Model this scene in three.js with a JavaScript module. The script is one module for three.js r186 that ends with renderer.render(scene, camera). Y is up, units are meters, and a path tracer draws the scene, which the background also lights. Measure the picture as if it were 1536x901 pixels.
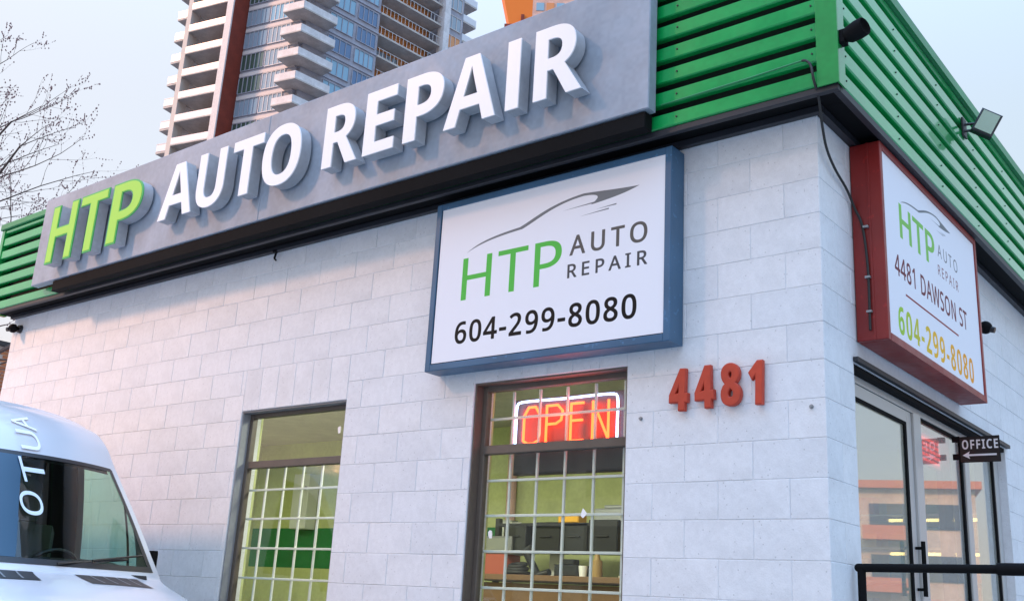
import * as THREE from 'three';
import { mergeGeometries } from 'three/addons/utils/BufferGeometryUtils.js';
import { FontLoader } from 'three/addons/loaders/FontLoader.js';
import { TextGeometry } from 'three/addons/geometries/TextGeometry.js';
import { RectAreaLightUniformsLib } from 'three/addons/lights/RectAreaLightUniformsLib.js';

// ---------------------------------------------------------------- camera, sky, sun, exposure
const scene = new THREE.Scene();
const camera = new THREE.PerspectiveCamera(32.30, 1024 / 600, 0.05, 2000);
camera.position.set(2.024, 1.714, 5.043);
camera.rotation.set(0.29023, 0.68611, 0.05795, 'YXZ');
const renderer = new THREE.WebGLRenderer();
renderer.toneMapping = THREE.LinearToneMapping;
renderer.toneMappingExposure = 1.56;
renderer.shadowMap.enabled = true;

const sunDir = new THREE.Vector3(-0.60, 0.62, 0.75).normalize();
const smooth = (a, b, x) => { const t = Math.min(1, Math.max(0, (x - a) / (b - a))); return t * t * (3 - 2 * t); };
function skyTexture() {
  const w = 1024, h = 512, data = new Float32Array(w * h * 4);
  const azS = new THREE.Vector2(sunDir.x, sunDir.z).normalize();
  for (let j = 0; j < h; j++) for (let i = 0; i < w; i++) {
    const el = ((j + 0.5) / h - 0.5) * Math.PI, az = ((i + 0.5) / w - 0.5) * 2 * Math.PI;
    const y = Math.sin(el), cx = Math.cos(az), cz = Math.sin(az);
    const e = Math.max(0, el) * 180 / Math.PI;
    const near = 0.5 + 0.5 * (cx * azS.x + cz * azS.y);             // 1 toward the sunset, 0 away
    const k = smooth(24, 78, e), low = 1 - smooth(0, 16, e);
    // pale twilight blue overhead, whitish lower down, peach along the whole horizon
    let r = (0.395 + 0.21 * near) * (1 - k) + 0.98 * k, g = (0.50 + 0.10 * near) * (1 - k) + 1.68 * k, b = (0.60 + 0.05 * near) * (1 - k) + 2.85 * k;
    r += low * (0.10 + 0.20 * near); g += low * (-0.06 + 0.06 * near); b += low * (-0.24 - 0.08 * near);
    // broad glow round the low sun
    const d = cx * Math.cos(el) * sunDir.x + y * sunDir.y + cz * Math.cos(el) * sunDir.z;
    const gl = Math.pow(Math.max(0, d), 5);
    r += gl * 0.35; g += gl * 0.32; b += gl * 0.30;
    if (el < 0) { r = 0.25; g = 0.24; b = 0.25; }
    const o = (j * w + i) * 4; data[o] = r; data[o + 1] = g; data[o + 2] = b; data[o + 3] = 1;
  }
  const t = new THREE.DataTexture(data, w, h, THREE.RGBAFormat, THREE.FloatType);
  t.mapping = THREE.EquirectangularReflectionMapping; t.magFilter = THREE.LinearFilter; t.minFilter = THREE.LinearFilter; t.wrapS = THREE.RepeatWrapping; t.needsUpdate = true;
  return t;
}
scene.background = skyTexture();
scene.environment = scene.background;

const sun = new THREE.DirectionalLight(new THREE.Color().setRGB(1.0, 0.50, 0.27), 2.3);
sun.position.copy(sunDir).multiplyScalar(70); sun.castShadow = true; sun.shadow.radius = 15;
sun.shadow.mapSize.set(2048, 2048);
Object.assign(sun.shadow.camera, { left: -30, right: 30, top: 30, bottom: -30, near: 1, far: 250 });
scene.add(sun, sun.target);
RectAreaLightUniformsLib.init();

// ---------------------------------------------------------------- helpers
let seed = 20240117;
const rnd = () => { seed |= 0; seed = seed + 0x6D2B79F5 | 0; let t = Math.imul(seed ^ seed >>> 15, 1 | seed); t = t + Math.imul(t ^ t >>> 7, 61 | t) ^ t; return ((t ^ t >>> 14) >>> 0) / 4294967296; };
const rr = (a, b) => a + (b - a) * rnd();
const V = (x, y, z) => new THREE.Vector3(x, y, z);
const GROUND = 0.5;
const taken = {};
const numbered = (n) => { const k = taken[n] = (taken[n] ?? -1) + 1; return k ? n + '_' + String(k).padStart(3, '0') : n; };

function clean(g, keepUV) {
  let q = g.index ? g.toNonIndexed() : g;
  if (!q.attributes.normal) q.computeVertexNormals();
  const P = q.attributes.position, N = q.attributes.normal;
  if (!keepUV || !q.attributes.uv) {
    const uv = new Float32Array(P.count * 2);
    for (let i = 0; i < P.count; i += 3) {
      let nx = 0, ny = 0, nz = 0;
      for (let k = 0; k < 3; k++) { nx += N.getX(i + k); ny += N.getY(i + k); nz += N.getZ(i + k); }
      nx = Math.abs(nx); ny = Math.abs(ny); nz = Math.abs(nz);
      for (let k = 0; k < 3; k++) {
        const x = P.getX(i + k), y = P.getY(i + k), z = P.getZ(i + k);
        uv[2 * (i + k)] = nz >= nx && nz >= ny ? x : nx >= ny ? z : x;
        uv[2 * (i + k) + 1] = ny > nx && ny > nz ? z : y;
      }
    }
    q = q.clone(); q.setAttribute('uv', new THREE.BufferAttribute(uv, 2));
  }
  const r = new THREE.BufferGeometry();
  for (const a of ['position', 'normal', 'uv']) r.setAttribute(a, q.attributes[a]);
  return r;
}
function merge(gs, keepUV) { const l = (Array.isArray(gs) ? gs : [gs]).map((g) => clean(g, keepUV)); return l.length > 1 ? mergeGeometries(l) : l[0]; }
function obj(name, gs, m, parent = scene, keepUV = false) {
  const o = new THREE.Mesh(merge(gs, keepUV), m);
  o.name = parent === scene ? numbered(name) : name; o.castShadow = o.receiveShadow = true; parent.add(o); return o;
}
function meshOf(name, geo, m, parent) { const o = new THREE.Mesh(geo, m); o.name = name; o.castShadow = o.receiveShadow = true; parent.add(o); return o; }
function thing(name, label, category, pos = [0, 0, 0], turn = 0, group) {
  const o = new THREE.Group(); o.name = numbered(name); scene.add(o); o.position.set(...pos); o.rotation.y = turn;
  o.userData = { label, category }; if (group) o.userData.group = group; return o;
}
function tag(o, label, category, group) { o.userData.label = label; o.userData.category = category; if (group) o.userData.group = group; return o; }
function struct(name, gs, m) { const o = obj(name, gs, m); o.userData.kind = 'structure'; return o; }

// box from min and max corners, optional chamfer
function bx(x0, x1, y0, y1, z0, z1, c = 0) {
  const w = x1 - x0, h = y1 - y0, d = z1 - z0;
  if (!c) return new THREE.BoxGeometry(w, h, d).translate((x0 + x1) / 2, (y0 + y1) / 2, (z0 + z1) / 2);
  const s = new THREE.Shape(); s.moveTo(c - w / 2, c - h / 2); s.lineTo(w / 2 - c, c - h / 2); s.lineTo(w / 2 - c, h / 2 - c); s.lineTo(c - w / 2, h / 2 - c); s.closePath();
  return new THREE.ExtrudeGeometry(s, { depth: d - 2 * c, bevelEnabled: true, bevelSize: c, bevelThickness: c, bevelSegments: 1, curveSegments: 1 }).translate((x0 + x1) / 2, (y0 + y1) / 2, z0 + c);
}
function tube(pts, r, seg = 24, rad = 8) { return new THREE.TubeGeometry(new THREE.CatmullRomCurve3(pts.map((p) => V(...p))), seg, r, rad, false); }
function bar(a, b, r, rad = 8, r2 = r) {
  const A = V(...a), B = V(...b), d = B.clone().sub(A), l = d.length();
  const g = new THREE.CylinderGeometry(r2, r, l, rad); g.applyQuaternion(new THREE.Quaternion().setFromUnitVectors(V(0, 1, 0), d.normalize()));
  return g.translate((A.x + B.x) / 2, (A.y + B.y) / 2, (A.z + B.z) / 2);
}
// polygon in the yz plane swept along x, or in the xy plane swept along z
function sweepX(pts, x0, x1) { const s = new THREE.Shape(pts.map(([z, y]) => new THREE.Vector2(-z, y))); const g = new THREE.ExtrudeGeometry(s, { depth: x1 - x0, bevelEnabled: false }); return g.rotateY(Math.PI / 2).translate(x0, 0, 0); }
function sweepZ(pts, z0, z1) { const s = new THREE.Shape(pts.map(([x, y]) => new THREE.Vector2(x, y))); return new THREE.ExtrudeGeometry(s, { depth: z1 - z0, bevelEnabled: false }).translate(0, 0, z0); }

// tiling noise textures
function grid(n) { const a = new Float32Array(n * n); for (let i = 0; i < n * n; i++) a[i] = rnd(); return a; }
function vnoise(n) { const a = grid(n); return (u, v) => { const x = ((u % 1) + 1) % 1 * n, y = ((v % 1) + 1) % 1 * n, i = Math.floor(x), j = Math.floor(y), f = x - i, g = y - j, s = f * f * (3 - 2 * f), t = g * g * (3 - 2 * g), I = (i + 1) % n, J = (j + 1) % n; return (a[j * n + i] * (1 - s) + a[j * n + I] * s) * (1 - t) + (a[J * n + i] * (1 - s) + a[J * n + I] * s) * t; }; }
function tex(size, fn, srgb, rep = 1) {
  const d = new Uint8Array(size * size * 4);
  for (let j = 0; j < size; j++) for (let i = 0; i < size; i++) { const c = fn(i / size, j / size), o = 4 * (j * size + i); for (let k = 0; k < 3; k++) d[o + k] = Math.max(0, Math.min(255, Math.round(255 * (Array.isArray(c) ? c[k] : c)))); d[o + 3] = 255; }
  const t = new THREE.DataTexture(d, size, size); t.wrapS = t.wrapT = THREE.RepeatWrapping; t.magFilter = THREE.LinearFilter; t.minFilter = THREE.LinearMipmapLinearFilter; t.generateMipmaps = true;
  if (srgb) t.colorSpace = THREE.SRGBColorSpace; t.repeat.set(rep, rep); t.needsUpdate = true; return t;
}
const n4 = vnoise(4), n9 = vnoise(9), n20 = vnoise(20), n50 = vnoise(50), n120 = vnoise(120), n256 = vnoise(256);
const L = (r, g, b) => new THREE.Color().setRGB(r, g, b);
const mat = (c, rough = 0.6, o = {}) => new THREE.MeshStandardMaterial({ color: c instanceof THREE.Color ? c : L(...c), roughness: rough, ...o });

// block: painted, with pinholes
const pits = (() => { const a = []; for (let i = 0; i < 300; i++) a.push([rnd(), rnd(), rr(0.0012, 0.004)]); return a; })();
const pitField = (() => { const S = 512, f = new Float32Array(S * S); for (const [u, v, r] of pits) { const R = Math.ceil(r * S) + 1, ci = Math.floor(u * S), cj = Math.floor(v * S); for (let j = -R; j <= R; j++) for (let i = -R; i <= R; i++) { const d = Math.hypot(i, j) / (r * S); if (d < 1) { const o = ((cj + j + S) % S) * S + (ci + i + S) % S; f[o] = Math.max(f[o], 1 - d * d); } } } return (u, v) => f[Math.min(S - 1, Math.floor(v * S)) * S + Math.min(S - 1, Math.floor(u * S))]; })();
const blockMap = tex(512, (u, v) => { const a = 0.955 + 0.05 * (n9(u, v) - 0.5) + 0.03 * (n50(u, v) - 0.5) + 0.03 * (n256(u, v) - 0.5) - 0.17 * pitField(u, v); return [a, a * 0.998, a * 0.995]; }, true, 0.8);
const blockBump = tex(512, (u, v) => 0.55 + 0.18 * (n120(u, v) - 0.5) + 0.25 * (n256(u, v) - 0.5) + 0.2 * (n20(u, v) - 0.5) - 0.5 * pitField(u, v), false, 0.8);
const blockMats = [[0.78, 0.80, 0.83], [0.765, 0.79, 0.825], [0.79, 0.805, 0.83], [0.75, 0.775, 0.81]].map((c) => mat(c, 0.62, { map: blockMap, bumpMap: blockBump, bumpScale: 0.002 }));
const mortarMat = mat([0.75, 0.775, 0.81], 0.8, { map: blockMap, bumpMap: blockBump, bumpScale: 0.003 });
const dustMap = tex(512, (u, v) => { const a = 0.93 + 0.09 * (n4(u, v) - 0.5) + 0.07 * (n20(u, v) - 0.5) + 0.05 * (n120(u, v) - 0.5); return [a, a, a]; }, true, 0.35);
const roughMap = tex(512, (u, v) => { const a = 0.8 + 0.3 * (n9(u, v) - 0.5) + 0.2 * (n50(u, v) - 0.5); return [a, a, a]; }, false, 0.5);
const scuffMap = tex(512, (u, v) => { const s = n50(u, v) * 0.55 + n120(u, v) * 0.45; const a = s > 0.80 ? 1 : 0.86 + 0.12 * (n9(u, v) - 0.5); return [a, a, a]; }, true, 0.6);
const dented = tex(512, (u, v) => 0.5 + 0.5 * (n4(u, v) - 0.5) + 0.2 * (n9(u, v) - 0.5), false, 0.5);
const pmat = (c, rough, o) => new THREE.MeshPhysicalMaterial({ color: L(...c), roughness: rough, ...o });
const M = {
  green: pmat([0.004, 0.38, 0.085], 0.34, { map: dustMap, specularIntensity: 0.5, clearcoat: 1, clearcoatRoughness: 0.05 }),
  greenTrim: pmat([0.012, 0.34, 0.07], 0.36, { map: dustMap, specularIntensity: 0.5, clearcoat: 1, clearcoatRoughness: 0.05 }),
  gapShade: mat([0.02, 0.035, 0.025], 0.9),  // near-black backing, painted to stand in for shade between the ribs
  cap: mat([0.03, 0.28, 0.10], 0.4, { map: dustMap }),
  black: pmat([0.007, 0.007, 0.008], 0.8, { map: dustMap, specularIntensity: 0.25 }),
  flash: mat([0.024, 0.024, 0.030], 0.5, { map: dustMap }),
  panel: mat([0.36, 0.41, 0.48], 0.65, { map: dustMap, roughnessMap: roughMap, bumpMap: dented, bumpScale: 0.0012 }),
  panelEdge: mat([0.22, 0.22, 0.23], 0.5, { map: dustMap }),
  ret: mat([0.50, 0.52, 0.55], 0.45, { map: dustMap }),
  white: mat([0.88, 0.88, 0.88], 0.35),
  lime: mat([0.33, 0.66, 0.06], 0.4),
  trimGreen: mat([0.05, 0.42, 0.10], 0.4),
  blueFrame: mat([0.055, 0.16, 0.29], 0.45, { map: scuffMap, roughnessMap: roughMap }),
  redFrame: mat([0.30, 0.014, 0.012], 0.5, { map: scuffMap, roughnessMap: roughMap }),
  red: mat([0.58, 0.055, 0.02], 0.5, { map: dustMap }),
  alu: mat([0.50, 0.50, 0.49], 0.4, { metalness: 0.25 }),
  bronze: mat([0.13, 0.105, 0.085], 0.45, { map: dustMap }),
  bars: mat([0.72, 0.74, 0.70], 0.45),
  glass: new THREE.MeshPhysicalMaterial({ color: L(0.96, 0.98, 0.96), roughness: 0.02, transmission: 1, thickness: 0, ior: 1.5 }),
  glassDoor: new THREE.MeshPhysicalMaterial({ color: L(0.92, 0.95, 0.93), roughness: 0.015, transmission: 1, thickness: 0, ior: 2.3, metalness: 0.3 }),
  inWall: mat([0.60, 0.66, 0.30], 0.7, { map: dustMap }),
  inGreen: mat([0.012, 0.22, 0.06], 0.55, { map: dustMap }),
  inCeil: mat([0.62, 0.60, 0.50], 0.8, { map: dustMap }),
  inFloor: mat([0.22, 0.20, 0.17], 0.5, { map: dustMap }),
  blackGoods: mat([0.018, 0.018, 0.020], 0.4),
  steel: mat([0.32, 0.33, 0.34], 0.4, { metalness: 0.5 }),
  rubber: mat([0.02, 0.02, 0.02], 0.6),
  wood: mat([0.22, 0.12, 0.055], 0.6, { map: dustMap }),
};
const fontB = await new FontLoader().loadAsync('fonts/droid/droid_sans_bold.typeface.json');
const fontR = await new FontLoader().loadAsync('fonts/droid/droid_sans_regular.typeface.json');
// a glyph stretched to x0..x1, y0..y1, from z0 to z1
function glyph(ch, font, x0, x1, y0, y1, z0, z1, inset = 0, bevel = 0) {
  const g = new TextGeometry(ch, { font, size: 1, depth: 1, curveSegments: 8, bevelEnabled: false });
  g.computeBoundingBox(); const b = g.boundingBox, sx = (x1 - x0) / (b.max.x - b.min.x), sy = (y1 - y0) / (b.max.y - b.min.y);
  if (!inset && !bevel) return g.translate(-b.min.x, -b.min.y, -b.min.z).scale(sx, sy, (z1 - z0)).translate(x0, y0, z0);
  const s = Math.min(sx, sy), h = new TextGeometry(ch, { font, size: 1, depth: Math.max(0.001, (z1 - z0 - bevel) / s), curveSegments: 8, bevelEnabled: true, bevelSize: bevel / s, bevelThickness: Math.max(bevel, 0.0005) / s, bevelOffset: -(inset + bevel) / s, bevelSegments: 1 });
  return h.translate(-b.min.x, -b.min.y, 0).scale(sx, sy, s).translate(x0, y0, z0);
}

// ---------------------------------------------------------------- ground
const asphalt = tex(1024, (u, v) => { const a = 0.36 + 0.10 * (n256(u, v) - 0.5) + 0.06 * (n120(u * 3, v * 3) - 0.5) + 0.07 * (n9(u, v) - 0.5) + 0.06 * (n4(u, v) - 0.5); return [a, a, a * 1.01]; }, true, 0.25);
struct('ground', new THREE.PlaneGeometry(1600, 1600).rotateX(-Math.PI / 2).translate(0, GROUND, 0), mat([1, 1, 1], 0.9, { map: asphalt, bumpMap: asphalt, bumpScale: 0.01 }));
const concMap = tex(1024, (u, v) => { const a = 0.66 + 0.10 * (n256(u, v) - 0.5) + 0.08 * (n50(u, v) - 0.5) + 0.09 * (n9(u, v) - 0.5) + 0.08 * (n4(u, v) - 0.5); return [a, a * 0.995, a * 0.98]; }, true, 0.25);
struct('added_bounce_apron', new THREE.PlaneGeometry(60, 44).rotateX(-Math.PI / 2).translate(-6, GROUND + 0.004, 8), mat([1, 1, 1], 0.9, { map: concMap, bumpMap: concMap, bumpScale: 0.006 }));  // unseen pale concrete, added to bounce light onto the walls
const paveMat = mat([0.36, 0.35, 0.33], 0.85, { map: dustMap, bumpMap: blockBump, bumpScale: 0.004 });
struct('pavement', bx(-9.4, 0.0, GROUND + 0.008, GROUND + 0.13, 0.02, 0.42, 0.012), paveMat);
struct('landing', bx(0.02, 1.75, GROUND + 0.008, 0.95, -5.2, -0.15, 0.015), paveMat);
struct('step', [bx(0.02, 1.75, GROUND + 0.008, 0.80, -0.149, 0.15, 0.012), bx(0.02, 1.75, GROUND + 0.008, 0.65, 0.151, 0.45, 0.012)], paveMat);

// ---------------------------------------------------------------- the shop
const shop = thing('repair_shop', 'white painted concrete block repair shop with corrugated green metal parapet', 'building');
const C = 0.2032, WL = -9.04, DEPTH = -12, TOP = 4.44;
const WIN = [{ x0: -4.83, x1: -3.61, y0: 1.12, y1: 3.12 }, { x0: -2.38, x1: -1.20, y0: 1.12, y1: 3.13 }];
const DOOR = { z0: -3.50, z1: -0.41, y0: 0.95, y1: 3.115 };
const frontWall = obj('front_wall', [
  bx(WL, WIN[0].x0, GROUND, TOP + 0.04, -0.2, -0.0035), bx(WIN[0].x1, WIN[1].x0, GROUND, TOP + 0.04, -0.2, -0.0035), bx(WIN[1].x1, -0.0035, GROUND, TOP + 0.04, -0.2, -0.0035),
  ...WIN.flatMap((w) => [bx(w.x0, w.x1, GROUND, w.y0, -0.2, -0.0035), bx(w.x0, w.x1, w.y1, TOP + 0.04, -0.2, -0.0035)])], mortarMat, shop);
const sideWall = obj('side_wall', [
  bx(-0.2, -0.0035, GROUND, TOP + 0.04, DOOR.z1, -0.2), bx(-0.2, -0.0035, DOOR.y1, TOP + 0.04, DOOR.z0, DOOR.z1), bx(-0.2, -0.0035, GROUND, TOP + 0.04, DEPTH, DOOR.z0), bx(-0.2, -0.0035, GROUND, DOOR.y0, DOOR.z0, DOOR.z1)], mortarMat, shop);
obj('rear_wall', [bx(WL, -0.2, GROUND, TOP + 0.04, DEPTH, DEPTH + 0.2), bx(WL, WL + 0.2, GROUND, TOP + 0.04, DEPTH + 0.2, -0.2)], mortarMat, shop);
obj('roof', bx(WL - 0.1, 0.1, 4.48, 4.62, DEPTH, 0.1), M.flash, shop);

// blocks: chamfered faces standing 5 mm proud of the mortar
const blockGeo = new Map();
function blockShape(w, h, k) {
  const key = w.toFixed(3) + '|' + h.toFixed(3) + '|' + k; let g = blockGeo.get(key); if (g) return g;
  const c = 0.0025, d = 0.012, P = [], uv = [], ou = k * 0.37 + w * 1.7, ov = k * 0.61 + h;
  const I = [[c, c, 0], [w - c, c, 0], [w - c, h - c, 0], [c, h - c, 0]], O = [[0, 0, -c], [w, 0, -c], [w, h, -c], [0, h, -c]], B = [[0, 0, -d], [w, 0, -d], [w, h, -d], [0, h, -d]];
  const quad = (a, b, e, f) => { for (const q of [a, b, e, a, e, f]) { P.push(...q); uv.push(q[0] + ou, q[1] + ov - q[2]); } };
  quad(...I); for (let i = 0; i < 4; i++) { const j = (i + 1) % 4; quad(O[i], O[j], I[j], I[i]); quad(B[i], B[j], O[j], O[i]); }
  g = new THREE.BufferGeometry(); g.setAttribute('position', new THREE.Float32BufferAttribute(P, 3)); g.setAttribute('uv', new THREE.Float32BufferAttribute(uv, 2)); g.computeVertexNormals();
  blockGeo.set(key, g); return g;
}
const J = 0.0035, blocks = [];
// cut a course span [a,b] (u along the wall) against openings; keep pieces
function courseSpans(a, b, y0, y1, holes) {
  let s = [[a, b]];
  for (const h of holes) if (y1 > h.y0 + 0.01 && y0 < h.y1 - 0.01) s = s.flatMap(([p, q]) => q <= h.a || p >= h.b ? [[p, q]] : [[p, Math.min(q, h.a)], [Math.max(p, h.b), q]].filter(([m, n]) => n - m > 0.03));
  return s;
}
const headTop = 17 * C;
const holesF = WIN.map((w) => ({ a: w.x0, b: w.x1, y0: w.y0, y1: headTop }));
const holesS = [{ a: DOOR.z0, b: DOOR.z1, y0: DOOR.y0, y1: DOOR.y1 }];
for (let k = 2; k < 22; k++) {
  const y0 = Math.max(GROUND, k * C), y1 = Math.min(TOP + 0.02, (k + 1) * C); if (y1 - y0 < 0.03) continue;
  const off = k % 2 ? 0.2032 : 0.4064;
  for (let x = 0, n = 0; x > WL + 0.01; n++) { const x1 = x; x = Math.max(WL, n ? x - 0.4064 : -off); for (const [p, q] of courseSpans(x, x1, y0, y1, holesF)) blocks.push({ wall: 0, a: p, b: q, y0, y1 }); }
  const off2 = k % 2 ? 0.4064 : 0.2032;
  for (let z = 0, n = 0; z > DEPTH + 0.01; n++) { const z1 = z; z = Math.max(DEPTH, n ? z - 0.4064 : -off2); for (const [p, q] of courseSpans(z, z1, y0, y1, holesS)) blocks.push({ wall: 1, a: p, b: q, y0, y1 }); }
}
for (const w of WIN) { const n = 6, s = (w.x1 - w.x0) / n; for (let i = 0; i < n; i++) blocks.push({ wall: 0, a: w.x0 + i * s, b: w.x0 + (i + 1) * s, y0: w.y1, y1: headTop }); }
for (const b of blocks) {                                            // those seen largest become parts of their own
  const c = b.wall ? V(0, (b.y0 + b.y1) / 2, (b.a + b.b) / 2) : V((b.a + b.b) / 2, (b.y0 + b.y1) / 2, 0);
  const d = camera.position.clone().sub(c), r = d.length();
  b.size = (b.b - b.a) * (b.y1 - b.y0) * (b.wall ? d.x : d.z) / r / (r * r);
  const seen = (b.wall ? (b.a > -4.2 && b.y0 > 1.7) : b.y0 > 1.58) && !(b.wall === 0 && b.a < -5.6 && b.y1 < 2.4);
  if (!seen) b.size = 0;
}
blocks.sort((p, q) => q.size - p.size);
const restBlocks = [[], []];
blocks.forEach((b, i) => {
  const w = Math.round((b.b - b.a - J) * 1000) / 1000, h = Math.round((b.y1 - b.y0 - J) * 1000) / 1000, g = blockShape(w, h, Math.floor(rnd() * 5)), push = rr(-0.0008, 0.0008);
  const mi = Math.floor(rnd() * 4);
  if (i < 300 && b.size > 0) {
    const o = meshOf('block', g, blockMats[mi], b.wall ? sideWall : frontWall);
    if (b.wall) { o.rotation.y = Math.PI / 2; o.position.set(push, b.y0 + J / 2, b.b - J / 2); } else o.position.set(b.a + J / 2, b.y0 + J / 2, push);
  } else { const q = g.clone(); if (b.wall) q.rotateY(Math.PI / 2).translate(push, b.y0 + J / 2, b.b - J / 2); else q.translate(b.a + J / 2, b.y0 + J / 2, push); restBlocks[b.wall].push(q); }
});
[frontWall, sideWall].forEach((w, i) => { if (restBlocks[i].length) obj('block_courses', restBlocks[i], blockMats[i], w, true).userData.kind = 'stuff'; });

// eaves: flashing on the wall head, dark soffit, dark angle under the cladding
obj('flashing', [bx(WL - 0.02, 0.045, TOP - 0.012, TOP + 0.03, 0.002, 0.045, 0.003), bx(0.002, 0.045, TOP - 0.012, TOP + 0.03, DEPTH, 0.0, 0.003)], M.flash, shop);
obj('soffit', [bx(WL - 0.12, 0.205, 4.475, 4.49, 0.0, 0.215), bx(0.0, 0.19, 4.4755, 4.4905, DEPTH, -0.002)], M.black, shop);
obj('eaves_angle', [bx(WL - 0.14, 0.212, 4.432, 4.472, 0.196, 0.232, 0.004), bx(0.176, 0.212, 4.432, 4.472, DEPTH, 0.195, 0.004)], M.flash, shop);
// corrugated cladding, each rib a strip of its own over a backing sheet coloured dark as gap shade
const RIB = 0.1475, Y0 = 4.475;
const parapet = obj('front_parapet', bx(WL - 0.13, 0.09, 4.49, 5.40, 0.05, 0.10), M.gapShade, shop);
const parapetS = obj('side_parapet', bx(0.03, 0.085, 4.491, 5.40, DEPTH, 0.048), M.gapShade, shop);
for (let k = 0; k < 7; k++) {
  const a = Y0 + k * RIB, b = Math.min(a + 0.093, 5.40); if (b - a < 0.03) break;
  obj('rib', sweepX([[0.200, a - 0.002], [0.232, a], [0.240, a + 0.006], [0.240, b - 0.008], [0.200, b + 0.006]], WL - 0.10, 0.105), M.green, parapet);
  obj('rib', sweepZ([[0.176, a - 0.002], [0.208, a], [0.216, a + 0.006], [0.216, b - 0.008], [0.176, b + 0.006]], DEPTH, 0.150), M.green, parapetS);
}
obj('corner_trim', [bx(0.106, 0.226, 4.462, 5.40, 0.2405, 0.250, 0.002), bx(0.217, 0.226, 4.462, 5.40, 0.152, 0.2410, 0.002)], M.greenTrim, shop);
obj('end_trim', [bx(WL - 0.16, WL - 0.101, 4.462, 5.40, 0.05, 0.250, 0.003)], M.greenTrim, shop);
obj('parapet_cap', [bx(WL - 0.18, 0.245, 5.402, 5.47, 0.02, 0.268, 0.006), bx(0.0, 0.245, 5.402, 5.47, DEPTH, 0.018, 0.006)], M.cap, shop);
// screws
{ const g = []; for (let k = 0; k < 7; k++) for (let x = -0.75; x < 0.1; x += 0.83) g.push(new THREE.CylinderGeometry(0.0055, 0.0055, 0.006, 8).rotateX(Math.PI / 2).translate(x, Y0 + k * RIB + 0.05, 0.243)); obj('screws', g.slice(0, 18), M.flash, parapet).userData.kind = 'stuff';
  const h = []; for (let k = 0; k < 6; k++) for (let z = 0.12; z > -6; z -= 0.83) h.push(new THREE.CylinderGeometry(0.0055, 0.0055, 0.006, 8).rotateZ(Math.PI / 2).translate(0.2185, Y0 + k * RIB + 0.05, z)); obj('screws', h, M.flash, parapetS).userData.kind = 'stuff'; }

// windows
WIN.forEach((w, i) => {
  const fm = M.bronze, fz = -0.085, f = 0.045, tr = 2.70;
  const win = obj('window', [bx(w.x0, w.x0 + f, w.y0, w.y1, fz - 0.05, fz, 0.004), bx(w.x1 - f, w.x1, w.y0, w.y1, fz - 0.05, fz, 0.004), bx(w.x0 + f, w.x1 - f, w.y1 - f, w.y1, fz - 0.05, fz, 0.004), bx(w.x0 + f, w.x1 - f, w.y0, w.y0 + f, fz - 0.05, fz, 0.004), bx(w.x0 + f, w.x1 - f, tr - 0.028, tr + 0.028, fz - 0.05, fz + 0.006, 0.004)], fm, shop);
  obj('pane', bx(w.x0 + f, w.x1 - f, tr + 0.028, w.y1 - f, fz - 0.028, fz - 0.024), M.glass, win);
  obj('pane', bx(w.x0 + f, w.x1 - f, w.y0 + f, tr - 0.028, fz - 0.028, fz - 0.024), M.glass, win);
  obj('jamb_lining', [bx(w.x0 + 0.002, w.x0 + 0.012, w.y0, w.y1 - 0.014, fz + 0.001, -0.012), bx(w.x1 - 0.012, w.x1 - 0.002, w.y0, w.y1 - 0.014, fz + 0.001, -0.012), bx(w.x0 + 0.002, w.x1 - 0.002, w.y1 - 0.012, w.y1 - 0.002, fz + 0.001, -0.012)], i ? M.bronze : mat([0.30, 0.31, 0.33], 0.6, { map: dustMap }), win);
  const s = 0.215, xs = [], ys = [];
  for (let x = w.x0 + 0.21; x < w.x1 - 0.06; x += s) xs.push(x);
  for (let y = tr - 0.19; y > w.y0 + 0.05; y -= 0.222) ys.push(y);
  for (const x of xs) obj('grille_bar', bx(x - 0.008, x + 0.008, w.y0 + f, i ? w.y1 - f : tr, -0.172, -0.156, 0.002), M.bars, win);
  for (const y of i ? [...ys, tr + 0.21] : [...ys, tr]) obj('grille_bar', bx(w.x0 + 0.01, w.x1 - 0.01, y - 0.008, y + 0.008, -0.155, -0.141, 0.002), M.bars, win);
  obj('sill', bx(w.x0 - 0.03, w.x1 + 0.03, w.y0 - 0.05, w.y0 - 0.002, fz, 0.04, 0.006), M.flash, win);
});

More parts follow.
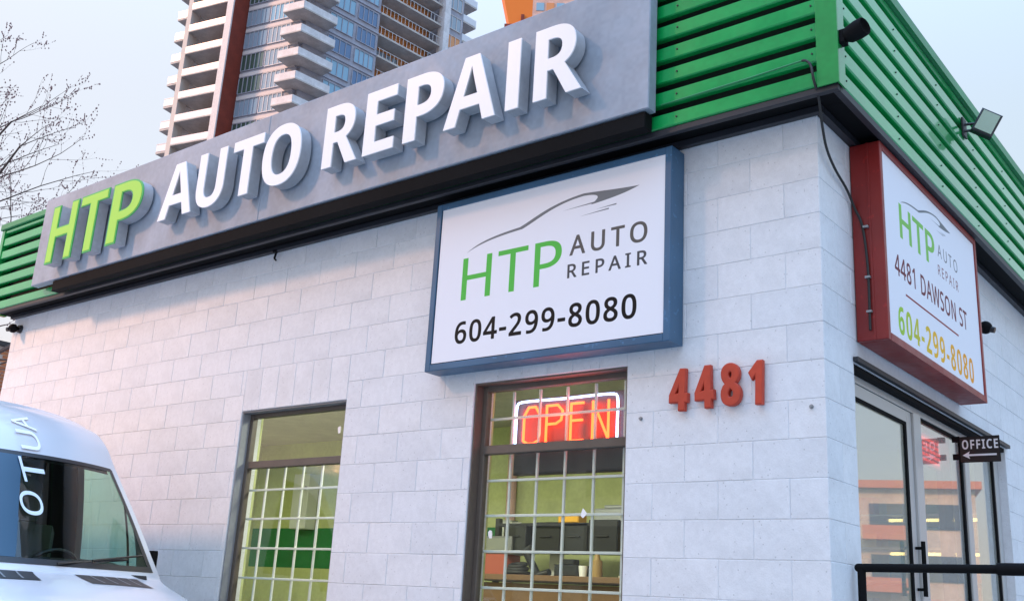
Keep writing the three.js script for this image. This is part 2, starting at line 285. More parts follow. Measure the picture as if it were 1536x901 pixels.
// entrance: aluminium storefront on the side wall
{
  const x0 = -0.11, x1 = -0.06, D = DOOR;
  const ent = obj('entrance_frame', [
    bx(x0, x1, D.y0, D.y1, D.z1 - 0.07, D.z1, 0.004), bx(x0, x1, D.y0, D.y1, D.z0, D.z0 + 0.10, 0.004),
    bx(x0, x1, D.y1 - 0.07, D.y1, D.z0 + 0.10, D.z1 - 0.07, 0.004),
    bx(x0 - 0.04, x1 + 0.012, D.y0, D.y1 - 0.07, -1.66, -1.53, 0.005), bx(x0 - 0.04, x1 + 0.008, D.y0, D.y1 - 0.07, -2.70, -2.60, 0.005),
    bx(x0, x1, D.y0, D.y0 + 0.22, -3.40, -2.70, 0.004), bx(x0, x1, D.y0, D.y0 + 0.22, -2.60, -1.66, 0.004)], M.alu, shop);
  obj('reveal', [bx(-0.199, x0 - 0.041, D.y0, D.y1 - 0.07, -2.60, -2.42, 0.004), bx(-0.199, x0, D.y0, D.y1, D.z0 + 0.002, D.z0 + 0.14, 0.004), bx(x1, -0.006, D.y1 - 0.03, D.y1 - 0.002, D.z0, D.z1, 0.003)], M.black, ent);
  obj('pane', bx(-0.088, -0.084, D.y0 + 0.22, D.y1 - 0.07, -2.60, -1.66), M.glassDoor, ent);
  obj('pane', bx(-0.088, -0.084, D.y0 + 0.22, D.y1 - 0.07, -3.40, -2.70), M.glassDoor, ent);
  const door = obj('door', [bx(-0.10, -0.066, D.y0 + 0.01, D.y1 - 0.075, -1.525, -1.44, 0.004), bx(-0.10, -0.066, D.y0 + 0.01, D.y1 - 0.075, -0.565, -0.485, 0.004), bx(-0.10, -0.066, D.y1 - 0.145, D.y1 - 0.075, -1.44, -0.565, 0.004), bx(-0.10, -0.066, D.y0 + 0.01, D.y0 + 0.2, -1.44, -0.565, 0.004)], M.alu, shop);
  obj('pane', bx(-0.086, -0.082, D.y0 + 0.2, D.y1 - 0.145, -1.44, -0.565), M.glassDoor, door);
  obj('handle', [bar([-0.02, 1.93, -1.48], [-0.02, 2.25, -1.48], 0.013, 10), bar([-0.066, 1.97, -1.48], [-0.02, 1.97, -1.48], 0.009), bar([-0.066, 2.21, -1.48], [-0.02, 2.21, -1.48], 0.009)], M.black, door);
  for (const [za, zb, ya, yb, par] of [[-1.44, -0.565, D.y0 + 0.2, D.y1 - 0.145, door], [-2.60, -1.66, D.y0 + 0.22, D.y1 - 0.07, ent], [-3.40, -2.70, D.y0 + 0.22, D.y1 - 0.07, ent]])
    obj('gasket', [bx(-0.082, -0.068, ya, yb, za, za + 0.03), bx(-0.082, -0.068, ya, yb, zb - 0.018, zb), bx(-0.082, -0.0685, yb - 0.02, yb, za + 0.03, zb - 0.018), bx(-0.082, -0.0685, ya, ya + 0.02, za + 0.03, zb - 0.018)], M.black, par);
  obj('drip_cap', bx(0.003, 0.03, D.y1 + 0.004, D.y1 + 0.03, D.z0 - 0.05, D.z1 + 0.02, 0.003), M.flash, ent);
}

// inside: floor, ceiling, far walls of the front office
const BACK = -3.3;
obj('office_floor', bx(WL + 0.2, -0.2, 0.80, 0.95, -6.0, -0.2), M.inFloor, shop);
obj('office_ceiling', bx(WL + 0.2, -0.2, 3.55, 3.62, -6.0, -0.2), M.inCeil, shop);
obj('office_wall', [bx(WL + 0.2, -3.2, 0.95, 2.06, BACK - 0.1, BACK), bx(WL + 0.2, -3.2, 2.52, 3.55, BACK - 0.1, BACK), bx(-4.75, -3.2, 2.06, 2.52, BACK - 0.1, BACK), bx(-3.2, -0.2, 0.95, 3.55, -6.0, -5.9), bx(-3.2, -3.1, 0.95, 3.55, -5.9, BACK), bx(WL + 0.2, WL + 0.26, 0.95, 3.55, BACK, -0.25), bx(WL + 0.26, WIN[0].x0 - 0.01, 0.95, 3.55, -0.23, -0.205), bx(WIN[0].x1 + 0.01, WIN[1].x0 - 0.01, 0.95, 3.55, -0.23, -0.205), bx(WIN[1].x1 + 0.01, -0.22, 0.95, 3.55, -0.23, -0.205)], M.inWall, shop);
obj('painted_band', bx(WL + 0.2, -4.75, 2.06, 2.52, BACK - 0.1, BACK + 0.002), M.inGreen, shop);
function ceilingLight(x, z, label, power = 36) {
  const t = thing('ceiling_light', label, 'light', [x, 3.55, z], 0, 'ceiling lights in the office');
  obj('housing', bx(-0.62, 0.62, -0.05, -0.002, -0.16, 0.16, 0.006), M.white, t);
  obj('diffuser', bx(-0.6, 0.6, -0.062, -0.051, -0.14, 0.14), new THREE.MeshStandardMaterial({ color: L(0.8, 0.8, 0.75), emissive: L(1, 0.98, 0.82), emissiveIntensity: 1.6, roughness: 0.5 }), t);
  const l = new THREE.RectAreaLight(L(1, 0.98, 0.80), power, 1.2, 0.28); l.position.set(0, -0.07, 0); l.rotation.x = -Math.PI / 2; l.name = 'lamp'; t.add(l);
}
ceilingLight(-6.7, -0.9, 'lit ceiling light inside behind the plain barred window');
ceilingLight(-3.4, -0.9, 'lit ceiling light inside behind the neon window');
ceilingLight(-2.4, -1.3, 'lit ceiling light inside behind the glass entrance', 9);

// ---------------------------------------------------------------- rooftop letter sign
{
  const Z = 0.36, t = thing('letter_sign', 'long grey sign panel with raised green and white letters along the parapet', 'sign', [0, 0, 0]);
  obj('panel', [bx(-8.06, -4.47, 4.562, 5.485, 0.275, Z, 0.006), bx(-4.468, -0.868, 4.562, 5.485, 0.275, Z, 0.006)], M.panel, t);
  obj('lower_frame', [bx(-7.65, -0.90, 4.452, 4.555, 0.262, 0.345, 0.004)], M.black, t);
  for (const x of [-7.4, -5.6, -3.8, -2.0, -1.0]) obj('bracket', bx(x - 0.03, x + 0.03, 4.60, 5.40, 0.241, 0.274), M.panelEdge, t);
  const LT = [['H', -7.60, -7.13, 4.675, 5.265, 1], ['T', -7.08, -6.60, 4.675, 5.265, 1], ['P', -6.52, -6.02, 4.675, 5.265, 1],
    ['A', -5.71, -5.24, 4.755, 5.245], ['U', -5.185, -4.82, 4.748, 5.245], ['T', -4.725, -4.345, 4.755, 5.245], ['O', -4.325, -3.875, 4.745, 5.252],
    ['R', -3.60, -3.235, 4.755, 5.245], ['E', -3.165, -2.865, 4.755, 5.245], ['P', -2.765, -2.415, 4.755, 5.245], ['A', -2.385, -1.945, 4.755, 5.245], ['I', -1.855, -1.755, 4.755, 5.245], ['R', -1.63, -1.27, 4.755, 5.245]];
  for (const [ch, x0, x1, y0, y1, g] of LT) {
    const zb = Z + 0.022, zf = Z + 0.118, gc = ch === 'I' ? 'l' : ch;
    const l = obj('letter', glyph(gc, fontB, x0, x1, y0, y1, zb, zf), M.ret, t);
    l.userData.label = (g ? 'lime green raised letter ' : 'white raised letter ') + ch;
    if (g) { obj('trim', glyph(ch, fontB, x0 - 0.004, x1 + 0.004, y0 - 0.004, y1 + 0.004, zf, zf + 0.01), M.trimGreen, l); obj('face', glyph(ch, fontB, x0, x1, y0, y1, zf + 0.010, zf + 0.013, 0.012), M.lime, l); }
    else obj('face', glyph(gc, fontB, x0 - 0.003, x1 + 0.003, y0 - 0.003, y1 + 0.003, zf, zf + 0.01), M.white, l);
    const m = (x0 + x1) / 2; obj('standoff', [y0 + 0.2, y1 - 0.2].map((y) => bar([ch === 'T' || ch === 'I' ? m : x0 + 0.06, y, Z], [ch === 'T' || ch === 'I' ? m : x0 + 0.06, y, zb], 0.012)), M.panelEdge, l);
  }
}

// ---------------------------------------------------------------- printed sign faces
function canvas(w, h, ppm, draw) {
  const c = document.createElement('canvas'); c.width = Math.round(w * ppm); c.height = Math.round(h * ppm);
  const x = c.getContext('2d'); x.scale(ppm, ppm); draw(x); const t = new THREE.CanvasTexture(c); t.colorSpace = THREE.SRGBColorSpace; t.magFilter = THREE.LinearFilter; return t;
}
// text stretched to fill a box (x0,y0)-(x1,y1), y down, in metres
function fit(x, s, x0, y0, x1, y1, font, fill, gap = 0, fat = 0) {
  x.save(); x.font = font.replace('$', '100px'); x.letterSpacing = gap + 'px'; const m = x.measureText(s);
  const l = m.actualBoundingBoxLeft, w = m.actualBoundingBoxRight + l - gap, a = m.actualBoundingBoxAscent, h = a + m.actualBoundingBoxDescent;
  x.translate(x0, y0); x.scale((x1 - x0) / w, (y1 - y0) / h); x.fillStyle = typeof fill === 'function' ? fill(x, w, h) : fill; x.fillText(s, l, a); if (fat) { x.strokeStyle = x.fillStyle; x.lineWidth = fat; x.lineJoin = 'round'; x.strokeText(s, l, a); } x.restore();
}
function carLogo(x, x0, x1, yt, yb) {                                 // outline of a low car: a long thin stroke, a filled wedge and three dashes
  const X = (u) => x0 + (x1 - x0) * u, Y = (v) => yt + (yb - yt) * v;
  x.fillStyle = '#74787b';
  x.beginPath(); x.moveTo(X(0), Y(1)); x.bezierCurveTo(X(0.08), Y(0.72), X(0.2), Y(0.64), X(0.33), Y(0.58)); x.bezierCurveTo(X(0.42), Y(0.42), X(0.5), Y(0.12), X(0.70), Y(0.04));
  x.bezierCurveTo(X(0.8), Y(0.08), X(0.92), Y(0.16), X(1), Y(0.17)); x.bezierCurveTo(X(0.93), Y(0.30), X(0.84), Y(0.36), X(0.74), Y(0.40)); x.bezierCurveTo(X(0.79), Y(0.26), X(0.80), Y(0.14), X(0.70), Y(0.11));
  x.bezierCurveTo(X(0.53), Y(0.15), X(0.44), Y(0.48), X(0.345), Y(0.65)); x.bezierCurveTo(X(0.2), Y(0.70), X(0.09), Y(0.78), X(0), Y(1)); x.fill();
  for (const [a, b, c, d] of [[0.58, 0.40, 0.76, 0.34], [0.77, 0.56, 0.88, 0.52], [0.68, 0.66, 0.84, 0.60]]) { x.beginPath(); x.moveTo(X(a), Y(b)); x.lineTo(X(c), Y(d)); x.lineTo(X(c), Y(d + 0.035)); x.closePath(); x.fill(); }
}
const sansR = '$ "Droid Sans", sans-serif', sansB = 'bold $ "Droid Sans", sans-serif';
{
  const x0 = -2.648, y1 = 4.352, w = 1.80, h = 1.095;
  const map = canvas(w, h, 1100, (x) => {
    x.fillStyle = '#e9e9ee'; x.fillRect(0, 0, w, h);
    const P = (a, b, c, d) => [a - x0, y1 - d, c - x0, y1 - b];
    carLogo(x, -2.40 - x0, -1.05 - x0, y1 - 4.235, y1 - 3.995);
    fit(x, 'HTP', ...P(-2.43, 3.665, -1.605, 3.965), sansR, '#55b84a', 0);
    fit(x, 'AUTO', ...P(-1.575, 3.83, -1.035, 3.96), sansR, '#5c5854', 16, 3);
    fit(x, 'REPAIR', ...P(-1.585, 3.685, -1.03, 3.772), sansR, '#4a4a4c', 20, 3);
    fit(x, '604-299-8080', ...P(-2.465, 3.37, -1.075, 3.515), sansR, '#0c0c0e', 6, 4);
  });
  const t = thing('wall_sign', 'white lightbox sign in a blue frame above the neon window', 'sign');
  const f = 0.045, a = -2.70, b = -0.828, c = 3.205, d = 4.395, z = 0.155;
  obj('frame', [bx(a, a + f, c, d, 0.004, z, 0.004), bx(b - f, b, c, d, 0.004, z, 0.004), bx(a + f, b - f, d - f, d, 0.004, z, 0.004), bx(a + f, b - f, c, c + f, 0.004, z, 0.004)], M.blueFrame, t);
  obj('back_panel', bx(a + f, b - f, c + f, d - f, 0.006, 0.03), M.flash, t);
  const g = new THREE.PlaneGeometry(w, h).translate(x0 + w / 2, y1 - h / 2, z - 0.008);
  obj('face', g, new THREE.MeshPhysicalMaterial({ map, roughness: 0.5, specularIntensity: 0.35 }), t, true);
}
{
  const z1 = -0.50, z0 = -2.34, yb = 3.285, yt = 4.385, w = z1 - z0, h = yt - yb;
  const map = canvas(w, h, 1100, (x) => {
    x.fillStyle = '#e6e6ec'; x.fillRect(0, 0, w, h);
    const P = (a, b, c, d) => [z1 - a, yt - d, z1 - c, yt - b];        // z from a to c, y from b to d
    carLogo(x, z1 + 0.80, z1 + 1.80, yt - 4.315, yt - 4.16);
    fit(x, 'HTP', ...P(-0.77, 3.935, -1.42, 4.15), sansR, '#7fbf58', 0, 3);
    fit(x, 'AUTO', ...P(-1.46, 4.035, -1.87, 4.125), sansR, '#6f6a6c', 20);
    fit(x, 'REPAIR', ...P(-1.45, 3.905, -1.87, 3.975), sansR, '#7a3434', 20);
    fit(x, '4481 DAWSON ST', ...P(-0.64, 3.675, -2.04, 3.805), sansR, '#6b2430', 4, 3);
    x.fillStyle = '#8c2a2c'; x.fillRect(z1 + 0.81, yt - 3.595, 1.02, 0.012);
    fit(x, '604-299-8080', ...P(-0.64, 3.325, -2.10, 3.495), sansB, (q, ww) => { const g = q.createLinearGradient(0, 0, ww, 0); g.addColorStop(0, '#8fc63e'); g.addColorStop(0.45, '#e8b21e'); g.addColorStop(1, '#ea9a1c'); return g; }, 8);
  });
  const t = thing('wall_sign', 'white lightbox sign in a red frame over the glass entrance', 'sign');
  const f = 0.042, X = 0.18, a = -2.385, b = -0.46, c = 3.245, d = 4.425;
  obj('frame', [bx(0.004, X, c, d, a, a + f, 0.004), bx(0.004, X, c, d, b - f, b, 0.004), bx(0.004, X, d - f, d, a + f, b - f, 0.004), bx(0.004, X, c, c + f, a + f, b - f, 0.004)], M.redFrame, t);
  obj('back_panel', bx(0.006, 0.03, c + f, d - f, a + f, b - f), M.flash, t);
  obj('seam', bx(0.10, 0.112, c, d, b, b + 0.004, 0.001), M.redFrame, t);
  const g = new THREE.PlaneGeometry(w, h).rotateY(Math.PI / 2).translate(X - 0.008, (yt + yb) / 2, (z0 + z1) / 2);
  obj('face', g, new THREE.MeshPhysicalMaterial({ map, roughness: 0.5, specularIntensity: 0.35 }), t, true);
}
{
  const w = 0.255, h = 0.175;
  const map = canvas(w, h, 2400, (x) => {
    x.fillStyle = '#0b0b0d'; x.fillRect(0, 0, w, h); fit(x, 'OFFICE', 0.010, 0.020, w - 0.012, 0.086, sansB, '#d9dde0', 6);
    x.fillStyle = '#d9dde0'; x.fillRect(0.045, 0.121, 0.19, 0.013); x.beginPath(); x.moveTo(0.014, 0.1275); x.lineTo(0.062, 0.101); x.lineTo(0.052, 0.1275); x.lineTo(0.062, 0.154); x.fill();
  });
  const t = thing('office_sign', 'small black projecting sign reading OFFICE with a left arrow', 'sign', [-0.012, 2.845, -2.35]);
  obj('plate', bx(0.0, w, 0, h, -0.012, 0, 0.002), M.black, t);
  obj('print', new THREE.PlaneGeometry(w - 0.004, h - 0.004).translate(w / 2, h / 2, 0.0015), mat([1, 1, 1], 0.5, { map }), t, true);
  for (const y of [0.02, 0.14]) obj('bracket', bx(-0.05, 0.0, y, y + 0.04, -0.012, -0.002), M.black, t);
}
// street number
[['4', -0.89, -0.765, 'red raised numeral 4 beside the neon window'], ['4', -0.725, -0.60, 'red raised numeral 4 just before the numeral 8'], ['8', -0.565, -0.44, 'red raised numeral 8 on the white block wall'], ['1', -0.405, -0.325, 'red raised numeral 1 nearest the building corner']].forEach(([c, a, b, label], i) => {
  const sk = new THREE.Matrix4().makeRotationZ([-0.03, 0.02, 0.03, -0.02][i]);
  const g = glyph(c, fontB, 0, (b - a) * 0.86, 0, 0.222, 0.014, 0.045, -0.006, 0.004).applyMatrix4(sk).translate(a, 2.838, 0);
  tag(obj('numeral', [g, bar([(a + b) / 2, 2.95, 0.001], [(a + b) / 2, 2.95, 0.016], 0.008)], M.red), label, 'numeral', 'street number on the wall');
});

// neon sign
{
  const t = thing('neon_sign', 'lit red neon sign reading OPEN with a blue border', 'neon sign', [-1.765, 2.74, -0.205]);
  const RED = new THREE.MeshStandardMaterial({ color: L(0.3, 0.05, 0.02), emissive: L(1, 0.06, 0.012), emissiveIntensity: 6.5, roughness: 0.3 });
  const BLUE = new THREE.MeshStandardMaterial({ color: L(0.3, 0.4, 0.6), emissive: L(0.42, 0.58, 1), emissiveIntensity: 3.2, roughness: 0.3 });
  obj('backing', bx(-0.43, 0.43, -0.03, 0.30, -0.012, 0, 0.002), mat([0.14, 0.08, 0.08], 0.4), t); obj('transformer', bx(-0.42, 0.43, -0.19, -0.035, -0.06, 0, 0.006), M.blackGoods, t);
  const z = 0.028, r = 0.0085;
  const H = 0.215, y = 0.022;
  const letters = [
    [[-0.325, y], [-0.325, y + H * 0.75], [-0.29, y + H], [-0.235, y + H], [-0.20, y + H * 0.75], [-0.20, y], [-0.24, y - 0.02], [-0.29, y - 0.02], [-0.325, y]],
    [[-0.145, y - 0.02], [-0.145, y + H], [-0.06, y + H], [-0.02, y + H * 0.82], [-0.03, y + H * 0.55], [-0.07, y + H * 0.45], [-0.13, y + H * 0.45]],
    [[0.14, y + H], [0.045, y + H], [0.045, y - 0.02], [0.14, y - 0.02]], [[0.055, y + H * 0.5], [0.13, y + H * 0.5]],
    [[0.21, y - 0.02], [0.21, y + H], [0.325, y - 0.02], [0.325, y + H]]];
  const lg = (p) => { const out = []; for (let i = 0; i + 1 < p.length; i++) { out.push(bar([p[i][0], p[i][1], z], [p[i + 1][0], p[i + 1][1], z], r, 8)); out.push(new THREE.SphereGeometry(r, 8, 6).translate(p[i + 1][0], p[i + 1][1], z)); } return out; };
  obj('letter_tube', lg(letters[0]), RED, t).userData.label = 'neon letter O'; obj('letter_tube', lg(letters[1]), RED, t).userData.label = 'neon letter P';
  obj('letter_tube', [...lg(letters[2]), ...lg(letters[3])], RED, t).userData.label = 'neon letter E'; obj('letter_tube', lg(letters[4]), RED, t).userData.label = 'neon letter N';
  obj('border_tube', tube([[-0.39, -0.03, z], [-0.39, 0.10, z], [-0.39, 0.24, z], [-0.38, 0.268, z], [-0.35, 0.275, z], [0, 0.275, z], [0.35, 0.275, z], [0.38, 0.268, z], [0.39, 0.24, z], [0.39, 0.10, z], [0.39, -0.03, z]], 0.008, 90, 8), BLUE, t);
  for (const x of [-0.26, 0, 0.26]) { const l = new THREE.RectAreaLight(L(1, 0.06, 0.03), 2.2, 0.22, 0.22); l.name = 'glow'; l.position.set(x, 0.13, z - 0.012); t.add(l); }
  const l2 = new THREE.RectAreaLight(L(1, 0.16, 0.10), 5.0, 0.7, 0.22); l2.name = 'glow'; l2.position.set(0, 0.13, z + 0.03); l2.lookAt(V(-1.765, 2.87, 5)); t.add(l2);
}

// goods inside the neon window
{
  const D = (name, label, cat, gs, m, group) => tag(obj(name, gs, m), label, cat, group);
  const sh = thing('shelf', 'dark shelf counter inside behind the neon window', 'shelf', [-3.4, 0.95, -2.55]);
  obj('worktop', bx(-1.0, 1.0, 1.02, 1.07, -0.25, 0.25, 0.005), M.wood, sh); obj('upper_shelf', bx(-0.75, 1.0, 1.50, 1.53, -0.25, 0.05, 0.004), M.flash, sh);
  for (const x of [-0.97, 0.97]) obj('upright', bx(x - 0.025, x + 0.025, 0, 1.6, -0.24, -0.19, 0.003), M.flash, sh);
  obj('front_board', bx(-0.98, 0.98, 0.05, 1.0, 0.15, 0.18, 0.004), M.wood, sh);
  [[-3.95, 0.26], [-3.63, 0.30], [-3.30, 0.28], [-2.98, 0.30]].forEach(([x, w], i) => {
    const c = thing('speaker_box', ['black case at the left end of the upper shelf inside', 'black case left of the shelf middle inside', 'black case right of the shelf middle inside', 'black case at the right end of the upper shelf inside'][i], 'case', [x, 2.26, -2.70], 0, 'black cases on the shelf inside');
    obj('body', bx(-w / 2, w / 2, -0.04, [0.20, 0.23, 0.22, 0.24][i], 0, [0.22, 0.17, 0.2, 0.24][i], 0.008), M.blackGoods, c); obj('handle', bar([-0.06, 0.1, [0.228, 0.178, 0.208, 0.248][i]], [0.06, 0.1, [0.228, 0.178, 0.208, 0.248][i]], 0.007), M.rubber, c);
  });
  D('parts_box', 'yellow box lying on top of the cases inside', 'box', bx(-3.50, -3.28, 2.483, 2.56, -2.66, -2.52, 0.008), mat([0.75, 0.38, 0.02], 0.5));
  D('parts_box', 'grey box of parts on top of the end case inside', 'box', [bx(-3.10, -2.74, 2.483, 2.60, -2.68, -2.50, 0.01), bx(-3.02, -2.82, 2.60, 2.63, -2.66, -2.53, 0.008)], M.steel);
  const pr = thing('tool', 'black hand tool leaning on the counter inside', 'tool', [-3.62, 2.021, -2.42]);
  obj('body', [bar([0, 0, 0], [-0.1, 0.2, 0.05], 0.035), bar([0, 0, 0], [0.14, 0.03, 0.02], 0.03)], M.blackGoods, pr); obj('grip', bar([-0.1, 0.2, 0.05], [-0.04, 0.24, 0.05], 0.03), M.rubber, pr);
  D('bottle', 'black bottle with a tan label on the counter inside', 'bottle', [new THREE.CylinderGeometry(0.045, 0.05, 0.14, 14).translate(-3.02, 2.09, -2.45), new THREE.CylinderGeometry(0.02, 0.03, 0.05, 12).translate(-3.02, 2.185, -2.45)], mat([0.35, 0.22, 0.08], 0.4));
  D('cup', 'white paper cup on the counter inside', 'cup', new THREE.CylinderGeometry(0.04, 0.03, 0.09, 14).translate(-3.14, 2.066, -2.42), M.white);
  D('carton', 'red and grey carton on the counter end inside', 'box', [bx(-4.28, -4.02, 2.021, 2.20, -2.68, -2.45, 0.006)], mat([0.45, 0.10, 0.06], 0.6));
  D('carton', 'low black tray of parts on the counter inside', 'box', [bx(-3.45, -3.20, 2.021, 2.12, -2.62, -2.42, 0.01), bx(-3.42, -3.3, 2.12, 2.17, -2.6, -2.5, 0.01)], M.blackGoods);
  const pl = thing('pipe', 'pinkish wall pipe running up inside behind the neon window', 'pipe', [-4.62, 0.95, -3.24]); obj('tube', bar([0, 0, 0], [0, 2.6, 0], 0.05, 12), mat([0.62, 0.38, 0.36], 0.6), pl); obj('clip', bx(-0.06, 0.06, 1.6, 1.63, -0.055, 0.052), M.steel, pl);
  const cb = thing('locker', 'narrow pale grey cabinet inside behind the plain barred window', 'cabinet', [-7.75, 2.52, -3.29]); obj('body', bx(-0.14, 0.14, -0.02, 0.62, 0, 0.16, 0.006), mat([0.66, 0.68, 0.70], 0.5), cb); obj('knob', new THREE.SphereGeometry(0.022, 10, 8).translate(0.10, 0.45, 0.17), M.blackGoods, cb);
  const bk = thing('chair', 'dark office chair back inside behind the plain barred window', 'chair', [-5.9, 0.95, -2.4]); obj('backrest', bx(-0.25, 0.25, 0.55, 1.2, -0.05, 0.05, 0.03), M.blackGoods, bk); obj('seat', bx(-0.26, 0.26, 0.42, 0.52, -0.05, 0.45, 0.03), M.blackGoods, bk); obj('stem', [bar([0, 0.03, 0.2], [0, 0.42, 0.2], 0.03), bx(-0.25, 0.25, 0.001, 0.05, 0.15, 0.25, 0.01), bx(-0.05, 0.05, 0.002, 0.051, -0.05, 0.45, 0.01)], M.steel, bk);
  for (const [x, y, z, k, l] of [[-1.55, 2.29, -0.107, 0.03, 'white sticker in the middle of the neon window glass'], [-2.26, 2.17, -0.107, 0.032, 'white sticker low on the neon window glass by its frame'], [-3.775, 2.93, -0.107, 0.03, 'white arrow shaped sticker on the plain barred window']]) {
    const sh2 = new THREE.Shape(); for (let i = 0; i < 7; i++) { const a = i / 7 * Math.PI * 2, r = k * (0.65 + 0.5 * rnd()); sh2[i ? 'lineTo' : 'moveTo'](Math.cos(a) * r * 0.7, Math.sin(a) * r); } sh2.closePath();
    tag(obj('sticker', new THREE.ExtrudeGeometry(sh2, { depth: 0.001, bevelEnabled: false }).translate(x, y, z), M.white), l, 'sticker');
  }
  D('folder_stack', 'stack of pale folders on the end of the counter inside', 'folders', [0, 1, 2, 3].map((i) => bx(-2.80 + i * 0.008, -2.52 + i * 0.004, 2.021 + i * 0.021, 2.039 + i * 0.021, -2.66, -2.44 - i * 0.01, 0.002)), mat([0.55, 0.52, 0.42], 0.7));
  D('coiled_hose', 'dark coiled hose lying on the counter inside', 'hose', [0, 1, 2].map((i) => new THREE.TorusGeometry(0.1 - i * 0.012, 0.017, 8, 24).rotateX(Math.PI / 2 + 0.12 * i).translate(-3.86, 2.042 + i * 0.032, -2.44)), M.rubber);
  D('paper_sheet', 'white sheet of paper pinned under the upper shelf inside', 'paper', bx(-3.72, -3.56, 2.20, 2.40, -2.745, -2.742).translate(0, -0.17, 0.02), mat([0.7, 0.72, 0.66], 0.8));
  const fan = thing('printer', 'grey desk printer on the counter end behind the neon window', 'printer', [-4.12, 2.201, -2.56]); obj('body', bx(-0.16, 0.16, 0, 0.16, -0.12, 0.12, 0.02), M.steel, fan); obj('paper_tray', bx(-0.11, 0.11, 0.16, 0.30, -0.10, -0.085, 0.003), mat([0.55, 0.56, 0.55], 0.6), fan);
  const cord = thing('hanging_cord', 'thin black cord hanging on the office wall inside', 'cord', [-3.05, 2.2, -3.29]); obj('cord', tube([[0, 1.3, 0], [0.01, 0.9, 0.02], [-0.01, 0.5, 0.015], [0.02, 0.1, 0.02]], 0.008, 20, 6), M.rubber, cord); obj('plug', bx(0.0, 0.05, 0.04, 0.11, 0, 0.04, 0.004), M.blackGoods, cord);
  // inside the entrance: rack with lit strips
  const rk = thing('display_rack', 'metal display rack of small goods inside the glass entrance', 'rack', [-1.2, 0.95, -5.0]);
  for (const y of [0.9, 1.2, 1.5, 1.8]) obj('shelf_board', bx(-1.0, 0.9, y, y + 0.02, -0.2, 0.2, 0.003), M.steel, rk);
  for (const x of [-1.0, -0.05, 0.88]) obj('upright', bx(x, x + 0.03, 0, 2.1, -0.2, -0.17), M.steel, rk);
  for (const y of [1.46, 1.76]) {
    obj('strip_light', bar([-0.15, y, 0.21], [0.86, y, 0.21], 0.014, 8), new THREE.MeshStandardMaterial({ color: L(0.6, 0.5, 0.3), emissive: L(1, 0.72, 0.22), emissiveIntensity: 2.4, roughness: 0.4 }), rk).userData.label = 'lit yellow strip light';
    const sl = new THREE.RectAreaLight(L(1, 0.74, 0.28), 6, 1.0, 0.028); sl.name = 'glow'; sl.position.set(0.35, y, 0.228); sl.rotation.y = Math.PI; rk.add(sl);
  }
  const led = thing('led_sign', 'lit red window sign inside the middle pane of the glass entrance', 'sign', [-0.15, 2.80, -2.05]);
  obj('housing', bx(-0.02, -0.002, -0.01, 0.21, -0.33, 0.33, 0.003), M.blackGoods, led);
  const lm = canvas(0.64, 0.2, 600, (x) => { x.fillStyle = '#5a0806'; x.fillRect(0, 0, 0.64, 0.2); x.fillStyle = '#ff4030'; for (let r = 0; r < 5; r++) for (let q = 0.02; q < 0.6;) { const w = 0.02 + 0.05 * rnd(); x.fillRect(q, 0.02 + r * 0.035, w, 0.02); q += w + 0.012; } });
  obj('display', new THREE.PlaneGeometry(0.64, 0.2).rotateY(Math.PI / 2).translate(0.001, 0.1, 0), new THREE.MeshStandardMaterial({ color: L(0.05, 0.01, 0.01), emissive: L(1, 1, 1), emissiveMap: lm, emissiveIntensity: 1.5, roughness: 0.5 }), led, true);
  const ll = new THREE.RectAreaLight(L(1, 0.08, 0.04), 1.2, 0.64, 0.2); ll.name = 'glow'; ll.position.set(0.006, 0.1, 0); ll.rotation.y = -Math.PI / 2; led.add(ll);
  const gm = [mat([0.5, 0.06, 0.04], 0.5), mat([0.05, 0.2, 0.4], 0.5), mat([0.6, 0.45, 0.08], 0.5), mat([0.55, 0.55, 0.52], 0.6), mat([0.06, 0.25, 0.1], 0.5)];
  for (const y of [0.92, 1.22, 1.52, 1.82]) for (let x = -0.9, n = 0; n < 5; x += 0.345, n++) { const h = rr(0.12, 0.24), w = rr(0.14, 0.24); { const ci = (n * 2 + Math.round(y * 10)) % 5; tag(obj('goods_box', bx(-1.2 + x, -1.2 + x + w, 0.951 + y, 0.951 + y + h, -5.05, -4.9, 0.004), gm[ci]), ['red', 'blue', 'yellow', 'pale grey', 'green'][ci] + ' box on the ' + ['lowest', 'second', 'third', 'top'][Math.round((y - 0.92) / 0.3)] + ' shelf of the rack inside the entrance', 'box', 'goods on the entrance rack'); } }
}

// ---------------------------------------------------------------- fittings on the building
{
  const c = thing('cable', 'black cable hanging from the green parapet corner to the red sign', 'cable');
  obj('sheath', tube([[0.03, 4.640, 0.256], [0.058, 4.628, 0.262], [0.082, 4.588, 0.266], [0.094, 4.51, 0.268], [0.092, 4.43, 0.20], [0.066, 4.33, 0.10], [0.04, 4.235, -0.02], [0.028, 4.17, -0.16], [0.02, 4.11, -0.36], [0.03, 4.02, -0.448], [0.06, 3.94, -0.449], [0.085, 3.7, -0.449], [0.085, 3.30, -0.449]], 0.0075, 80, 7), M.rubber, c);
  obj('parapet_run', tube([[-0.85, 4.622, 0.248], [-0.6, 4.626, 0.248], [-0.3, 4.632, 0.248], [0.03, 4.640, 0.256]], 0.005, 20, 6), M.cap, c);
  for (const [y] of [[3.9], [3.6], [3.4]]) obj('clip', bx(0.07, 0.10, y, y + 0.012, -0.4595, -0.438), M.steel, c);
}
